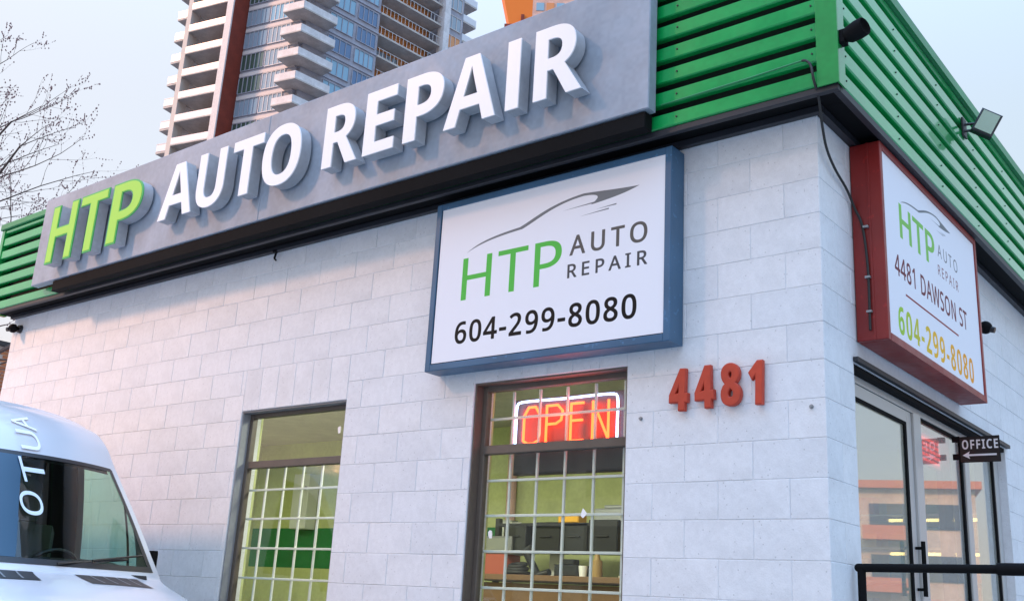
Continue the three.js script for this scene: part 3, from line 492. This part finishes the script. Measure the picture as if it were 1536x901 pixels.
{
  const l = thing('corner_lamp', 'black bullet lamp at the parapet corner', 'lamp', [0.228, 4.735, 0.205]);
  obj('bracket', bx(-0.001, 0.03, -0.04, 0.04, -0.03, 0.03, 0.004), M.black, l);
  obj('hood', new THREE.LatheGeometry([[0.0, 0], [0.028, 0.004], [0.046, 0.03], [0.052, 0.08], [0.05, 0.125], [0.044, 0.13], [0.044, 0.11], [0.0, 0.10]].map(([a, b]) => new THREE.Vector2(a, b)), 20).rotateZ(-1.45).rotateY(-0.25).translate(0.02, 0.0, 0), M.black, l);
}
{
  const f = thing('floodlight', 'square floodlight on an arm above the green side parapet', 'floodlight', [0.2205, 5.22, -2.14]);
  obj('arm', [bar([0, 0, 0], [0.10, 0.0, -0.03], 0.010), bar([0, -0.06, 0.02], [0.12, -0.06, -0.01], 0.010), bx(-0.001, 0.012, -0.1, 0.04, -0.04, 0.05, 0.002)], M.flash, f);
  const g = (q) => q.rotateZ(-0.5).rotateY(0.5).translate(0.15, -0.02, -0.02);
  obj('housing', g(bx(-0.075, 0.075, -0.095, 0.095, -0.04, 0.02, 0.008)), M.flash, f); obj('lens', g(bx(-0.06, 0.06, -0.078, 0.078, 0.021, 0.026)), mat([0.35, 0.45, 0.35], 0.15), f);
  obj('fins', [-0.05, -0.02, 0.01, 0.04].map((x) => g(bx(x, x + 0.008, -0.08, 0.08, -0.062, -0.0405))), M.black, f);
}
function securityCam(pos, turn, label) {
  const s = thing('security_camera', label, 'camera', pos, turn);
  obj('base', new THREE.CylinderGeometry(0.04, 0.045, 0.03, 18).rotateX(Math.PI / 2).translate(0, 0, 0.017), M.flash, s);
  obj('housing', [new THREE.SphereGeometry(0.048, 18, 12).translate(0, -0.01, 0.085), bar([0, 0, 0.03], [0, -0.005, 0.07], 0.02)], M.black, s);
  obj('lens', new THREE.CylinderGeometry(0.022, 0.024, 0.05, 16).rotateX(1.9).translate(0.0, -0.03, 0.125), M.blackGoods, s);
}
securityCam([0.0015, 3.92, -2.86], Math.PI / 2, 'black dome camera on the side wall behind the red framed sign');
securityCam([-8.86, 4.30, 0.0015], 0, 'black camera under the eaves at the far end of the front wall');
for (const [x, y, l] of [[-1.098, 2.808, 'small metal bolt in the block wall between window and numerals'], [-0.077, 2.802, 'small metal bolt in the block wall near the building corner']]) tag(obj('bolt', [new THREE.CylinderGeometry(0.006, 0.008, 0.02, 8).rotateX(Math.PI / 2).translate(x, y, 0.009), new THREE.CylinderGeometry(0.012, 0.012, 0.003, 12).rotateX(Math.PI / 2).translate(x, y, 0.0028)], M.steel), l, 'bolt');
tag(obj('hook', [bar([-4.609, 4.425, 0.03], [-4.62, 4.37, 0.035], 0.009), bar([-4.62, 4.37, 0.035], [-4.60, 4.35, 0.03], 0.007), bx(-4.63, -4.59, 4.42, 4.438, 0.046, 0.052)], M.black), 'small black hook under the flashing of the front wall', 'hook');
{
  const h = thing('handrail', 'black pipe handrail in front of the glass entrance', 'handrail', [0, 0, 0]);
  const z = -0.28; obj('top_rail', [bar([0.03, 2.02, z], [1.7, 2.035, z], 0.021, 12), new THREE.SphereGeometry(0.021, 12, 8).translate(0.03, 2.02, z)], M.black, h);
  for (const x of [0.045, 0.88, 1.68]) obj('post', bar([x, 0.951, z], [x, 2.02, z], 0.021, 12), M.black, h);
  obj('lower_rail', bar([0.045, 1.45, z], [1.68, 1.45, z], 0.016, 10), M.black, h);
  obj('sleeve', bar([0.69, 2.026, z], [0.95, 2.028, z], 0.029, 12), M.black, h);
}

// ---------------------------------------------------------------- parked van
{
  const X0 = -3.26, ZC = 1.72;
  const van = thing('parked_van', 'white high roof van with lettering down its windscreen parked by the block wall', 'van', [X0, GROUND, ZC], 0);
  // rows along the centre line: [length back from the nose, height, edge length, edge height, edge half width]
  const R = [[0.10, 0.30, 0.36, 0.30, 0.84], [0.0, 0.55, 0.30, 0.55, 0.92], [0.05, 0.92, 0.38, 0.92, 0.92], [0.18, 1.08, 0.50, 1.05, 0.91], [0.52, 1.19, 0.78, 1.16, 0.91], [0.84, 1.27, 1.08, 1.255, 0.91], [0.95, 1.33, 1.20, 1.335, 0.925],
    [1.26, 1.70, 1.46, 1.69, 0.865], [1.54, 2.03, 1.72, 2.02, 0.805], [1.78, 2.25, 1.93, 2.23, 0.80], [2.15, 2.42, 2.22, 2.36, 0.81], [2.75, 2.50, 2.75, 2.42, 0.82], [5.55, 2.50, 5.55, 2.42, 0.82], [5.82, 2.42, 5.80, 2.34, 0.81]];
  const cr = (a, b, c, d, t) => 0.5 * (2 * b + (c - a) * t + (2 * a - 5 * b + 4 * c - d) * t * t + (3 * b - a - 3 * c + d) * t * t * t);
  const row = (r) => { const i = Math.min(R.length - 2, Math.max(0, Math.floor(r))), t = r - i, lin = i === 11; return R[0].map((_, k) => lin ? R[i][k] + (R[i + 1][k] - R[i][k]) * t : cr(R[Math.max(0, i - 1)][k], R[i][k], R[i + 1][k], R[Math.min(R.length - 1, i + 2)][k], t)); };
  // local axes: x forward, y up, z toward the open side
  const top = (r, c, o = 0) => { const [l, h, le, he, hw] = row(r), a = Math.abs(c), k = a ** 2.2, m = a ** 3.2; return V(-(l + (le - l) * k), h + (he - h) * m, hw * c); };
  const nrm = (r, c) => { const e = 0.02, a = top(r + e, c).sub(top(r - e, c)), b = top(r, c + e).sub(top(r, c - e)); return a.cross(b).normalize(); };
  const side = (r, v, s) => {                                         // v 0 at the roof edge, 1 at the belt, 2 at the sill
    const [, , le, he, hw] = row(r), belt = Math.min(he - 0.02, 1.30), h = v <= 1 ? he + (belt - he) * v : belt + (0.30 - belt) * (v - 1);
    const W = 0.97, q = he > 1.35 ? Math.max(0, (h - 1.3) / (he - 1.3)) : 0; const bulge = he > 1.35 ? W - (W - hw) * q ** 1.5 : hw + (W - 0.03 - hw) * smooth(0, 0.25, he - h);
    return V(-le, h, s * bulge);
  };
  function sheet(fn, us, vs, flip) {
    const P = [], N = us.length, K = vs.length, pts = us.map((u) => vs.map((v) => fn(u, v))), idx = [];
    for (const q of pts.flat()) P.push(q.x, q.y, q.z);
    for (let i = 0; i + 1 < N; i++) for (let j = 0; j + 1 < K; j++) { const a = i * K + j, b = a + 1, c = a + K, d = c + 1; if (flip) idx.push(a, c, b, b, c, d); else idx.push(a, b, c, b, d, c); }
    const g = new THREE.BufferGeometry(); g.setAttribute('position', new THREE.Float32BufferAttribute(P, 3)); g.setIndex(idx); g.computeVertexNormals(); return g;
  }
  const lin = (a, b, n) => Array.from({ length: n + 1 }, (_, i) => a + (b - a) * i / n);
  const paint = new THREE.MeshPhysicalMaterial({ color: L(0.64, 0.65, 0.68), roughness: 0.35, clearcoat: 0.7, clearcoatRoughness: 0.08 });
  const GC = 0.90, cs = lin(-1, 1, 40);
  const pil = (s) => [sheet(top, lin(6, 8, 12), s < 0 ? lin(-1, -GC, 3) : lin(GC, 1, 3))];
  const Wf = 6.95, Wb = 10.35;
  const sideOpen = (s) => { const f = (r, v) => side(r, v, s), fl = s < 0; return [sheet(f, lin(0, Wf, 30), lin(0, 1, 8), fl), sheet(f, lin(Wb, 13, 16), lin(0, 1, 8), fl), sheet(f, lin(Wf, Wb, 24), lin(0, 0.13, 3), fl), sheet(f, lin(Wf, Wb, 24), lin(0.9, 1, 2), fl), sheet(f, lin(0, 13, 50), lin(1, 2, 6), fl)]; };
  obj('body', [sheet(top, lin(0, 6, 36), cs), ...pil(-1), ...pil(1), sheet(top, lin(8, 13, 40), cs), ...sideOpen(-1), ...sideOpen(1), bx(-5.83, -5.78, 0.35, 2.3, -0.77, 0.77, 0.01)], paint, van);
  const vg = new THREE.MeshPhysicalMaterial({ color: L(0.72, 0.86, 0.80), roughness: 0.015, transmission: 1, thickness: 0, ior: 1.5 });
  const ws = obj('windscreen', sheet(top, lin(6, 8, 14), lin(-GC, GC, 30)), vg, van);
  for (const s of [-1, 1]) obj('side_window', sheet((r, v) => side(r, v, s), lin(Wf, Wb, 24), lin(0.13, 0.9, 8), s < 0), new THREE.MeshPhysicalMaterial({ color: L(0.55, 0.85, 0.68), roughness: 0.02, transmission: 1, thickness: 0, ior: 1.5 }), van).userData.label = 'green tinted side window';
  const off = (r, c, d) => top(r, c).addScaledVector(nrm(r, c), d);
  // black ceramic edge and rubber seal round the windscreen
  obj('seal', [sheet((r, c) => off(r, c, 0.003), lin(5.95, 6.10, 3), lin(-0.93, 0.93, 30)), sheet((r, c) => off(r, c, 0.003), lin(7.93, 8.03, 2), lin(-0.92, 0.92, 30)), sheet((r, c) => off(r, c, 0.003), lin(6.05, 8, 14), lin(-0.93, -0.885, 2)), sheet((r, c) => off(r, c, 0.003), lin(6.05, 8, 14), lin(0.885, 0.93, 2))], M.blackGoods, ws);
  obj('film', sheet((r, q) => off(r, (0.0 + 0.22 * (8 - r) / 2) * (1 - q) + 0.885 * q, 0.004), lin(6.10, 7.93, 14), lin(0, 1, 14).map((t) => t)), new THREE.MeshPhysicalMaterial({ color: L(0.006, 0.055, 0.11), roughness: 0.3 }), ws).userData.label = 'blue film over the far half of the windscreen';
  const letter = (ch, r, c, w, h, m, p) => {
    const o = off(r, c, 0.006), n = nrm(r, c), up = top(r, c + 0.02).sub(top(r, c - 0.02)).normalize(), rt = up.clone().cross(n).normalize();
    const g = glyph(ch, fontR, -w / 2, w / 2, 0, h, 0, 0.002).applyMatrix4(new THREE.Matrix4().makeBasis(rt, up, n).setPosition(o)); obj('lettering', g, m, p);
  };
  const lt = mat([0.72, 0.80, 0.85], 0.4);
  letter('O', 6.98, -0.065, 0.20, 0.15, lt, ws); letter('T', 7.62, -0.15, 0.22, 0.16, lt, ws);
  const lt2 = mat([0.95, 0.96, 0.97], 0.4); 
  letter('U', 8.40, -0.19, 0.19, 0.15, lt2, van); letter('A', 9.05, -0.20, 0.2, 0.15, lt2, van);
  for (const s of [-1, 1]) {
    const a = s < 0 ? -0.70 : 0.16, b = s < 0 ? -0.16 : 0.70;
    const gr = obj('cowl_grille', sheet((r, c) => off(r, c + (r - 4.8) * -0.05 * s, 0.003), lin(4.45, 5.1, 4), lin(a, b, 10)), M.blackGoods, van);
    obj('slats', [0.2, 0.4, 0.6, 0.8].map((t) => sheet((r, c) => off(r, c + (r - 4.8) * -0.05 * s, 0.006), lin(4.5, 5.05, 3), lin(a + (b - a) * t - 0.006, a + (b - a) * t + 0.006, 1))), M.steel, gr).userData.kind = 'stuff';
    const mr = obj('mirror', [bar([-1.42, 1.36, s * 0.95], [-1.40, 1.38, s * 1.0], 0.018), bx(-1.46, -1.38, 1.28, 1.48, 0, 0.07, 0.018).translate(0, 0, s > 0 ? 0.97 : -1.04)], M.black, van);
    obj('mirror_glass', bx(-1.466, -1.462, 1.30, 1.46, 0.010, 0.060).translate(0, 0, s > 0 ? 0.97 : -1.04), M.steel, mr);
    obj('headlight', sheet((r, c) => off(r, c, 0.004), lin(1.7, 3.2, 8), s < 0 ? lin(-0.95, -0.66, 6) : lin(0.66, 0.95, 6)), new THREE.MeshPhysicalMaterial({ color: L(0.6, 0.62, 0.65), roughness: 0.1, clearcoat: 1 }), van);
    for (const x of [-1.05, -4.70]) {
      const w = obj('wheel', [new THREE.TorusGeometry(0.26, 0.09, 14, 28).scale(1, 1, 1.25).translate(x, 0.352, s * 0.86)], M.rubber, van);
      obj('rim', [new THREE.CylinderGeometry(0.19, 0.19, 0.16, 24).rotateX(Math.PI / 2).translate(x, 0.352, s * 0.87)], M.steel, w);
      obj('wheel_arch', new THREE.CylinderGeometry(0.43, 0.43, 0.02, 28, 1, false, 0, Math.PI * 2).rotateX(Math.PI / 2).translate(x, 0.40, s * 0.972), M.black, van);
    }
    obj('seat', [bx(-2.30, -2.12, 0.95, 1.62, s * 0.42 - 0.24, s * 0.42 + 0.24, 0.05), bx(-2.14, -1.70, 0.80, 0.98, s * 0.42 - 0.25, s * 0.42 + 0.25, 0.05), bx(-2.28, -2.16, 1.64, 1.84, s * 0.42 - 0.12, s * 0.42 + 0.12, 0.04)], M.blackGoods, van);
  }
  obj('front_grille', sheet((r, c) => off(r, c, 0.004), lin(1.3, 2.6, 8), lin(-0.55, 0.55, 14)), M.blackGoods, van);
  obj('bumper', sheet((r, c) => off(r, c, 0.006), lin(0.05, 0.95, 8), lin(-0.98, 0.98, 24)), mat([0.05, 0.05, 0.055], 0.6), van);
  obj('dashboard', [bx(-1.55, -1.02, 1.10, 1.30, -0.78, 0.78, 0.05), bx(-1.62, -1.40, 1.25, 1.38, -0.6, -0.2, 0.05)], mat([0.035, 0.035, 0.038], 0.7), van);
  obj('steering_wheel', new THREE.TorusGeometry(0.19, 0.014, 8, 28).rotateY(Math.PI / 2).rotateZ(-0.6).translate(-1.72, 1.28, -0.42), M.blackGoods, van);
  obj('bulkhead', bx(-2.62, -2.58, 0.4, 2.32, -0.72, 0.72), M.blackGoods, van);
  obj('floor', bx(-5.7, -0.9, 0.32, 0.40, -0.90, 0.90), M.blackGoods, van);
  const dark = mat([0.05, 0.05, 0.052], 0.8);
  obj('lining', [sheet((r, c) => off(r, c, -0.035), lin(7.96, 10.9, 20), lin(-0.93, 0.93, 20)), sheet((r, v) => side(r, v, -1).add(V(0, 0, 0.05)), lin(Wb, 11, 8), lin(0.05, 1, 6)), sheet((r, v) => side(r, v, 1).add(V(0, 0, -0.05)), lin(Wb, 11, 8), lin(0.05, 1, 6)), sheet((r, v) => side(r, v, -1).add(V(0, 0, 0.05)), lin(6.2, 11, 10), lin(1, 2, 4)), sheet((r, v) => side(r, v, 1).add(V(0, 0, -0.05)), lin(6.2, 11, 10), lin(1, 2, 4))], dark, van);
  for (const s of [-1, 1]) obj('window_divider', sheet((r, v) => side(r, v, s).add(V(0, 0, s * -0.01)), lin(7.55, 7.68, 2), lin(0.13, 0.9, 8)), M.blackGoods, van);
  obj('pillar_trim', [-1, 1].flatMap((s) => [sheet((r, v) => side(r, v, s).add(V(-0.01, 0, s * -0.035)), lin(6.2, Wf + 0.05, 6), lin(0.02, 1, 6))]), mat([0.22, 0.24, 0.25], 0.7), van);
  obj('wiper', [bar([-0.93, 1.335, -0.05], [-1.10, 1.395, -0.62], 0.008), bar([-0.97, 1.37, -0.3], [-1.14, 1.43, -0.75], 0.007)], M.blackGoods, van);
}

// ---------------------------------------------------------------- neighbouring brick house at the far end
{
  const b = thing('brick_house', 'orange brick wall just visible past the far end of the shop', 'building', [-24.5, GROUND, -5.0], 0);
  const bm = [mat([0.42, 0.15, 0.06], 0.8, { map: dustMap }), mat([0.36, 0.12, 0.05], 0.8, { map: dustMap }), mat([0.48, 0.19, 0.08], 0.8, { map: dustMap })];
  const core = obj('wall', [bx(-6, 4, 0, 6.1, -8, 0)], mat([0.5, 0.45, 0.4], 0.9, { map: dustMap }), b);
  const sets = [[], [], []]; for (let k = 0; k < 76; k++) for (let x = -6 + (k % 2) * 0.11; x < 3.9; x += 0.23) { const q = Math.min(4, x + 0.22), g = new THREE.PlaneGeometry(q - x, 0.066).translate((x + q) / 2, k * 0.08 + 0.037, 0.008); if (x < 1.8) sets[Math.floor(rnd() * 3)].push(new THREE.PlaneGeometry(q - x, 0.066).rotateY(Math.PI / 2).translate(4.008, k * 0.08 + 0.037, -(x + q) / 2 - 6)); sets[Math.floor(rnd() * 3)].push(g); }
  sets.forEach((s, i) => { obj('brickwork', s, bm[i], core).userData.kind = 'stuff'; });
  obj('coping', bx(-6.1, 4.1, 6.1, 6.2, -8.1, 0.08, 0.01), M.flash, b);
}

// ---------------------------------------------------------------- apartment tower far behind
{
  const bear = (b, D) => { const a = b * Math.PI / 180; return [2.02 - D * Math.sin(a), 5.04 - D * Math.cos(a)]; };
  const [tx, tz] = bear(53.13, 108), F = 3.0;
  const T = thing('apartment_tower', 'tall apartment tower with stacked white balconies and a dark red fin', 'building', [tx, GROUND, tz]);
  const AL = 0.227, AR = 1.4837;
  const conc = mat([0.40, 0.43, 0.52], 0.8, { map: dustMap }), slabM = mat([0.58, 0.57, 0.55], 0.8, { map: dustMap }), whiteM = mat([0.76, 0.78, 0.82], 0.6, { map: dustMap });
  const rail = mat([0.70, 0.75, 0.82], 0.25), beige = mat([0.60, 0.58, 0.55], 0.8), redM = mat([0.22, 0.035, 0.018], 0.7, { map: dustMap }), sunsetTint = mat([0.66, 0.27, 0.08], 0.6, { map: dustMap }), spand = mat([0.60, 0.57, 0.57], 0.6);  // orange recess walls and frames have warm sunset light mixed into their colour
  const gl = (c) => new THREE.MeshPhysicalMaterial({ color: L(...c), roughness: 0.06, metalness: 0.0, clearcoat: 1, clearcoatRoughness: 0.03 });
  const gBlue = gl([0.06, 0.16, 0.34]), gSky = gl([0.20, 0.42, 0.60]), gGreen = gl([0.05, 0.10, 0.08]), gPale = gl([0.26, 0.36, 0.46]), gSunset = gl([0.62, 0.25, 0.07]);  // orange panes hold the sunset reflection in their base colour
  const put = (name, gs, m, face, y = 0, parent = T) => { const o = meshOf(name, merge(gs), m, parent); o.rotation.y = face ? AR : AL; o.position.y = y; return o; };
  const inst = (name, g, m, face, y, parent = T) => { const o = meshOf(name, g, m, parent); if (parent === T) { o.rotation.y = face ? AR : AL; o.position.y = y; } return o; };
  const TOPF = 28, H = TOPF * F;
  put('core', [bx(-10.9, -1.5, 0, H, -14, -1.6), bx(-16.6, -10.9, 0, H - 0.15, -14, -3.6)], conc, 0); put('core', [bx(1.5, 12, 0, H - 0.1, -14, -1.6), bx(12, 22.6, 0, H - 0.2, -14, -3.8), bx(22.6, 26, 0, H - 0.3, -14, -1.7)], conc, 1);
  put('recess_wall', [bx(12.01, 21.85, 0, H - 0.4, -3.9, -3.795)], sunsetTint, 1);
  const fin = put('fin', [bx(-10.5, -9.7, 0, H + 2, -1.599, 0.95)], redM, 0); inst('fin_edge', merge(bx(-10.6, -9.68, 0, H + 2.1, 0.951, 1.15)), whiteM, 0, 0, fin);
  put('column', [bx(-17.1, -16.41, 0, H + 1, -0.6, 0.85)], beige, 0); put('column', [bx(21.9, 22.9, 0, H + 1.5, -2.0, -0.8)], whiteM, 1);
  const winGeo = (x0, x1, y0, y1, z, n) => { const f = [bx(x0, x1, y0, y0 + 0.09, z, z + 0.12), bx(x0, x1, y1 - 0.09, y1, z, z + 0.12)]; for (let i = 0; i <= n; i++) { const x = x0 + (x1 - x0) * i / n; f.push(bx(x - 0.045, x + 0.045, y0 + 0.09, y1 - 0.09, z, z + 0.12)); } return merge(f); };
  const paneGeo = (x0, x1, y0, y1, z) => merge(bx(x0, x1, y0 + 0.05, y1 - 0.05, z - 0.02, z + 0.05));
  const W = [[0, -9.6, -6.3, 0.45, 2.65, -1.6, 5, conc, [gGreen, gGreen, gPale]], [0, -6.1, -2.9, 0.45, 2.65, -1.6, 5, whiteM, [gPale, gPale, gSky]], [1, 4.7, 8.2, 0.6, 2.6, -1.6, 4, conc, [gSky, gBlue, gBlue]], [1, 8.7, 11.6, 0.6, 2.6, -1.6, 4, conc, [gBlue, gSky, gBlue]],
    [0, -16.0, -11.4, 0.3, 2.5, -3.6, 5, conc, [gGreen, gSunset]], [1, 13.0, 17.0, 0.25, 2.4, -3.79, 4, sunsetTint, [gSunset, gPale, gSunset]], [1, 18.2, 21.2, 0.25, 2.4, -3.79, 3, sunsetTint, [gSunset, gSunset]], [1, 23.1, 25.6, 0.5, 2.6, -1.7, 3, spand, [gSunset, gPale]]]
    .map(([f, x0, x1, y0, y1, z, n, m, g]) => ({ f, fr: winGeo(x0, x1, y0, y1, z, n), pa: paneGeo(x0, x1, y0, y1, z), m, g }));
  const left = merge([bx(-16.4, -10.61, -0.18, 0, -3.6, 0.9)]), leftRail = merge([bx(-16.4, -10.61, 0, 0.82, 0.82, 0.9)]);
  const end = merge([bx(-19.8, -16.61, -0.22, 0, -4.2, -0.3)]), endRail = merge([bx(-19.8, -17.11, 0.08, 1.0, -0.36, -0.33), bx(-19.8, -19.77, 0.08, 1.0, -4.2, -0.37), bx(-19.82, -17.11, 1.0, 1.06, -0.38, -0.30), bx(-19.83, -19.75, 1.0, 1.06, -4.2, -0.39)]);
  // corner balcony: an angled slab with parapets on both outer edges
  const ax = (th, x, z) => [x * Math.cos(th) + z * Math.sin(th), -x * Math.sin(th) + z * Math.cos(th)];
  const CX = 0.25, poly = [ax(AL, -2.7, 0.35), ax(AL, CX, 0.35), ax(AR, 4.5, 0.35), ax(AR, 4.5, -2.4), ax(AL, -2.7, -2.4)];
  const cs = new THREE.Shape(poly.map(([x, z]) => new THREE.Vector2(x, -z))); const corner = merge(new THREE.ExtrudeGeometry(cs, { depth: 0.16, bevelEnabled: false }).rotateX(-Math.PI / 2).translate(0, -0.16, 0));
  const cRailL = merge(bx(-2.7, CX - 0.03, 0.0, 0.85, 0.25, 0.35)), cRailR = merge(bx(-CX + 0.05, 4.5, 0.0, 0.85, 0.25, 0.35));
  const rec = merge([bx(12.0, 21.9, -0.25, 0, -3.8, -1.3)]); const recRail = (() => { const g = [bx(12.0, 21.9, 1.0, 1.06, -1.38, -1.32)]; for (let x = 12.2; x < 21.9; x += 0.6) g.push(bx(x, x + 0.05, 0, 1.0, -1.37, -1.33)); return merge(g); })();
  const rEnd = merge([bx(26.0, 28.6, -0.22, 0, -5, -1.9)]), rEndRail = merge([bx(26.0, 28.6, 0.05, 1.0, -1.95, -1.9), bx(28.55, 28.6, 0.05, 1.0, -5, -1.96)]);
  const bandL = merge(bx(-9.6, -1.6, -0.35, 0.1, -1.6, -1.45)), bandR = merge([bx(4.5, 12, -0.12, 0.12, -1.6, -1.48)]), bandD = merge([bx(4.5, 12, -0.30, -0.121, -1.6, -1.56)]);
  for (let j = 10; j < TOPF; j++) {
    const y = j * F;
    for (const w of W) { const o = inst('window', w.fr, w.m, w.f, y); inst('pane', w.pa, w.g[Math.floor(rnd() * w.g.length)], w.f, 0, o); }
    const bal = (g, m, rg, rm, f) => { const o = inst('balcony', g, m, f, y); const r = inst('railing', rg, rm, f, 0, o); return [o, r]; };
    bal(left, slabM, leftRail, rail, 0); bal(end, slabM, endRail, rail, 0); bal(rec, slabM, recRail, whiteM, 1); bal(rEnd, slabM, rEndRail, rail, 1);
    const cb = meshOf('balcony', corner, slabM, T); cb.position.y = y; const a = meshOf('parapet', cRailL, whiteM, cb); a.rotation.y = AL; const b = meshOf('parapet', cRailR, whiteM, cb); b.rotation.y = AR;
    inst('spandrel', bandL, spand, 0, y); inst('spandrel', bandR, conc, 1, y);
  }
  put('roof', [bx(-17, 0, H + 0.01, H + 0.6, -14, -1.4)], conc, 0);
  // second tower, orange, farther off
  const [ox, oz] = bear(39.6, 175), O = thing('orange_tower', 'distant tower with an orange end wall and pale windowed front', 'building', [ox, GROUND, oz], 0.62);
  const om = mat([0.72, 0.20, 0.015], 0.7), pk = mat([0.74, 0.50, 0.42], 0.7, { map: dustMap });
  const s = new THREE.Shape([[-2.6, 0], [1.6, 0], [1.6, 128], [-7.2, 128], [-2.6, 108]].map(([a, b]) => new THREE.Vector2(a, b)));
  obj('end_wall', new THREE.ExtrudeGeometry(s, { depth: 10, bevelEnabled: false }).translate(0, 0, -10), om, O);
  obj('ledge', [bx(-3.6, 1.2, 107.6, 108.4, 0, 0.5), bx(-0.5, 0.1, 108.4, 110.6, 0, 0.4)], redM, O);
  obj('front', bx(1.6, 14, 0, 128, -10, 0), pk, O);
  const w1 = merge([bx(0, 1.5, 0, 1.7, 0.001, 0.08)]);
  for (let j = 33; j < 42; j++) for (let i = 0; i < 6; i++) { const o = meshOf('window', w1, [gPale, gSunset, gSky][Math.floor(rnd() * 3)], O); o.position.set(2.3 + i * 1.95, j * 3 + 0.7, 0); }
}

// ---------------------------------------------------------------- bare tree past the far end
{
  const t = thing('bare_tree', 'bare tree with thin budding twigs beyond the far end of the shop', 'tree', [-19.6, GROUND, -1.6]);
  const bark = mat([0.075, 0.058, 0.055], 0.9), wood = [], twig = [], buds = [];
  const seg = (a, b, r1, r2, into, n) => into.push(bar([a.x, a.y, a.z], [b.x, b.y, b.z], r1, n, r2));
  function grow(p, d, len, r, lvl) {
    const n = lvl < 2 ? 7 : 5; let q = p.clone(), dir = d.clone();
    for (let i = 0; i < n; i++) {
      const nd = dir.clone().add(V(rr(-0.14, 0.14), rr(-0.06, 0.12), rr(-0.14, 0.14)).multiplyScalar(lvl < 2 ? 0.7 : 1.3)).normalize(), e = q.clone().addScaledVector(nd, len / n), ra = r * (1 - 0.75 * i / n), rb = r * (1 - 0.75 * (i + 1) / n);
      seg(q, e, ra, rb, lvl < 2 ? wood : twig, lvl < 2 ? 7 : lvl === 2 ? 5 : 3);
      if (lvl < 3 && i > 0) for (let k = 0; k < (lvl === 0 ? (i % 2 ? 1 : 2) : lvl === 1 ? 1 : (rnd() < 0.8 ? 1 : 0)); k++) {
        const perp = nd.clone().cross(V(rr(-1, 1), rr(-1, 1), rr(-1, 1))).normalize(), cd = nd.clone().multiplyScalar(0.75).addScaledVector(perp, 0.62).add(V(0, 0.12, 0)).normalize();
        grow(e, cd, len * rr(0.3, 0.5) * (1.15 - 0.5 * i / n), rb * 0.55, lvl + 1);
      }
      if (lvl >= 2 && rnd() < 0.55) buds.push(new THREE.OctahedronGeometry(rr(0.008, 0.017)).scale(1, 1.5, 1).translate(e.x, e.y, e.z));
      q = e; dir = nd;
    }
  }
  const crown = V(0, 3.2, 0); 
  obj('trunk', [new THREE.LatheGeometry([[0.34, 0], [0.26, 0.3], [0.21, 1.2], [0.19, 2.4], [0.16, 3.6], [0.11, 5.4], [0.05, 8]].map(([a, b]) => new THREE.Vector2(a, b)), 14)], bark, t);
  for (const [y, az, el, len] of [[3.0, -0.35, 0.52, 5.6], [3.9, -0.15, 0.56, 5.6], [4.9, -0.42, 0.60, 5.4], [5.8, -0.22, 0.62, 5.0], [6.6, -0.36, 0.7, 4.8], [7.3, -0.1, 0.85, 4.0], [3.4, 2.2, 0.6, 4.8], [4.6, 3.6, 0.65, 4.6], [5.6, 1.2, 0.7, 4.4], [6.4, 4.6, 0.75, 4.0], [7.6, 2.8, 0.9, 3.6]])
    grow(V(0, y, 0), V(Math.cos(az) * Math.cos(el), Math.sin(el), Math.sin(az) * Math.cos(el)), len, 0.065, 0);
  obj('limbs', wood, bark, t); const c = obj('twigs', twig, bark, t); c.userData.kind = 'stuff'; obj('buds', buds, mat([0.16, 0.09, 0.10], 0.8), t).userData.kind = 'stuff';
}

// ---------------------------------------------------------------- across the side street, seen in the entrance glass
{
  const A = thing('apartment_block', 'pale apartment block across the side street mirrored in the entrance glass', 'building', [30, GROUND, -62], -0.35);
  const wm = mat([0.72, 0.64, 0.50], 0.8, { map: dustMap }), g = new THREE.MeshPhysicalMaterial({ color: L(0.08, 0.10, 0.12), roughness: 0.08, clearcoat: 1 }), om = mat([0.58, 0.22, 0.10], 0.7);
  obj('wall', bx(-14, 14, 0, 10.4, -10, 0), wm, A); obj('cornice', bx(-14.4, 14.4, 10.4, 10.9, -10.4, 0.5), om, A);
  const wg = merge(bx(-1.2, 1.2, 0, 1.6, 0.001, 0.1)), bg = merge([bx(-1.7, 1.7, -0.2, 0, 0, 1.2), bx(-1.7, 1.7, 0, 0.7, 1.12, 1.2)]);
  for (let j = 0; j < 3; j++) for (let i = 0; i < 8; i++) { const o = meshOf('window', wg, g, A); o.position.set(-12.1 + i * 3.45, j * 3.3 + 1.2, 0); if (i % 3 === 1) { const b = meshOf('balcony', bg, om, A); b.position.set(-12.1 + i * 3.45, j * 3.3 + 0.6, 0); } }
  // tall unseen block added to cut the sun: it shades the near end of the shop and shows in the front windows
  const B = thing('added_sun_block', 'tall beige unseen block added across the street to shade the shop front', 'building', [-30.3, GROUND, 46], Math.PI);
  obj('wall', bx(-11.5, 11.5, 0, 54, -14, 0), wm, B); obj('cornice', bx(-11.8, 11.8, 54, 54.7, -14.3, 0.4), wm, B);
  for (let j = 0; j < 16; j++) for (let i = 0; i < 6; i++) { const o = meshOf('window', wg, g, B); o.position.set(-9.5 + i * 3.8, j * 3.3 + 1.3, 0); }
}
renderer.render(scene, camera);
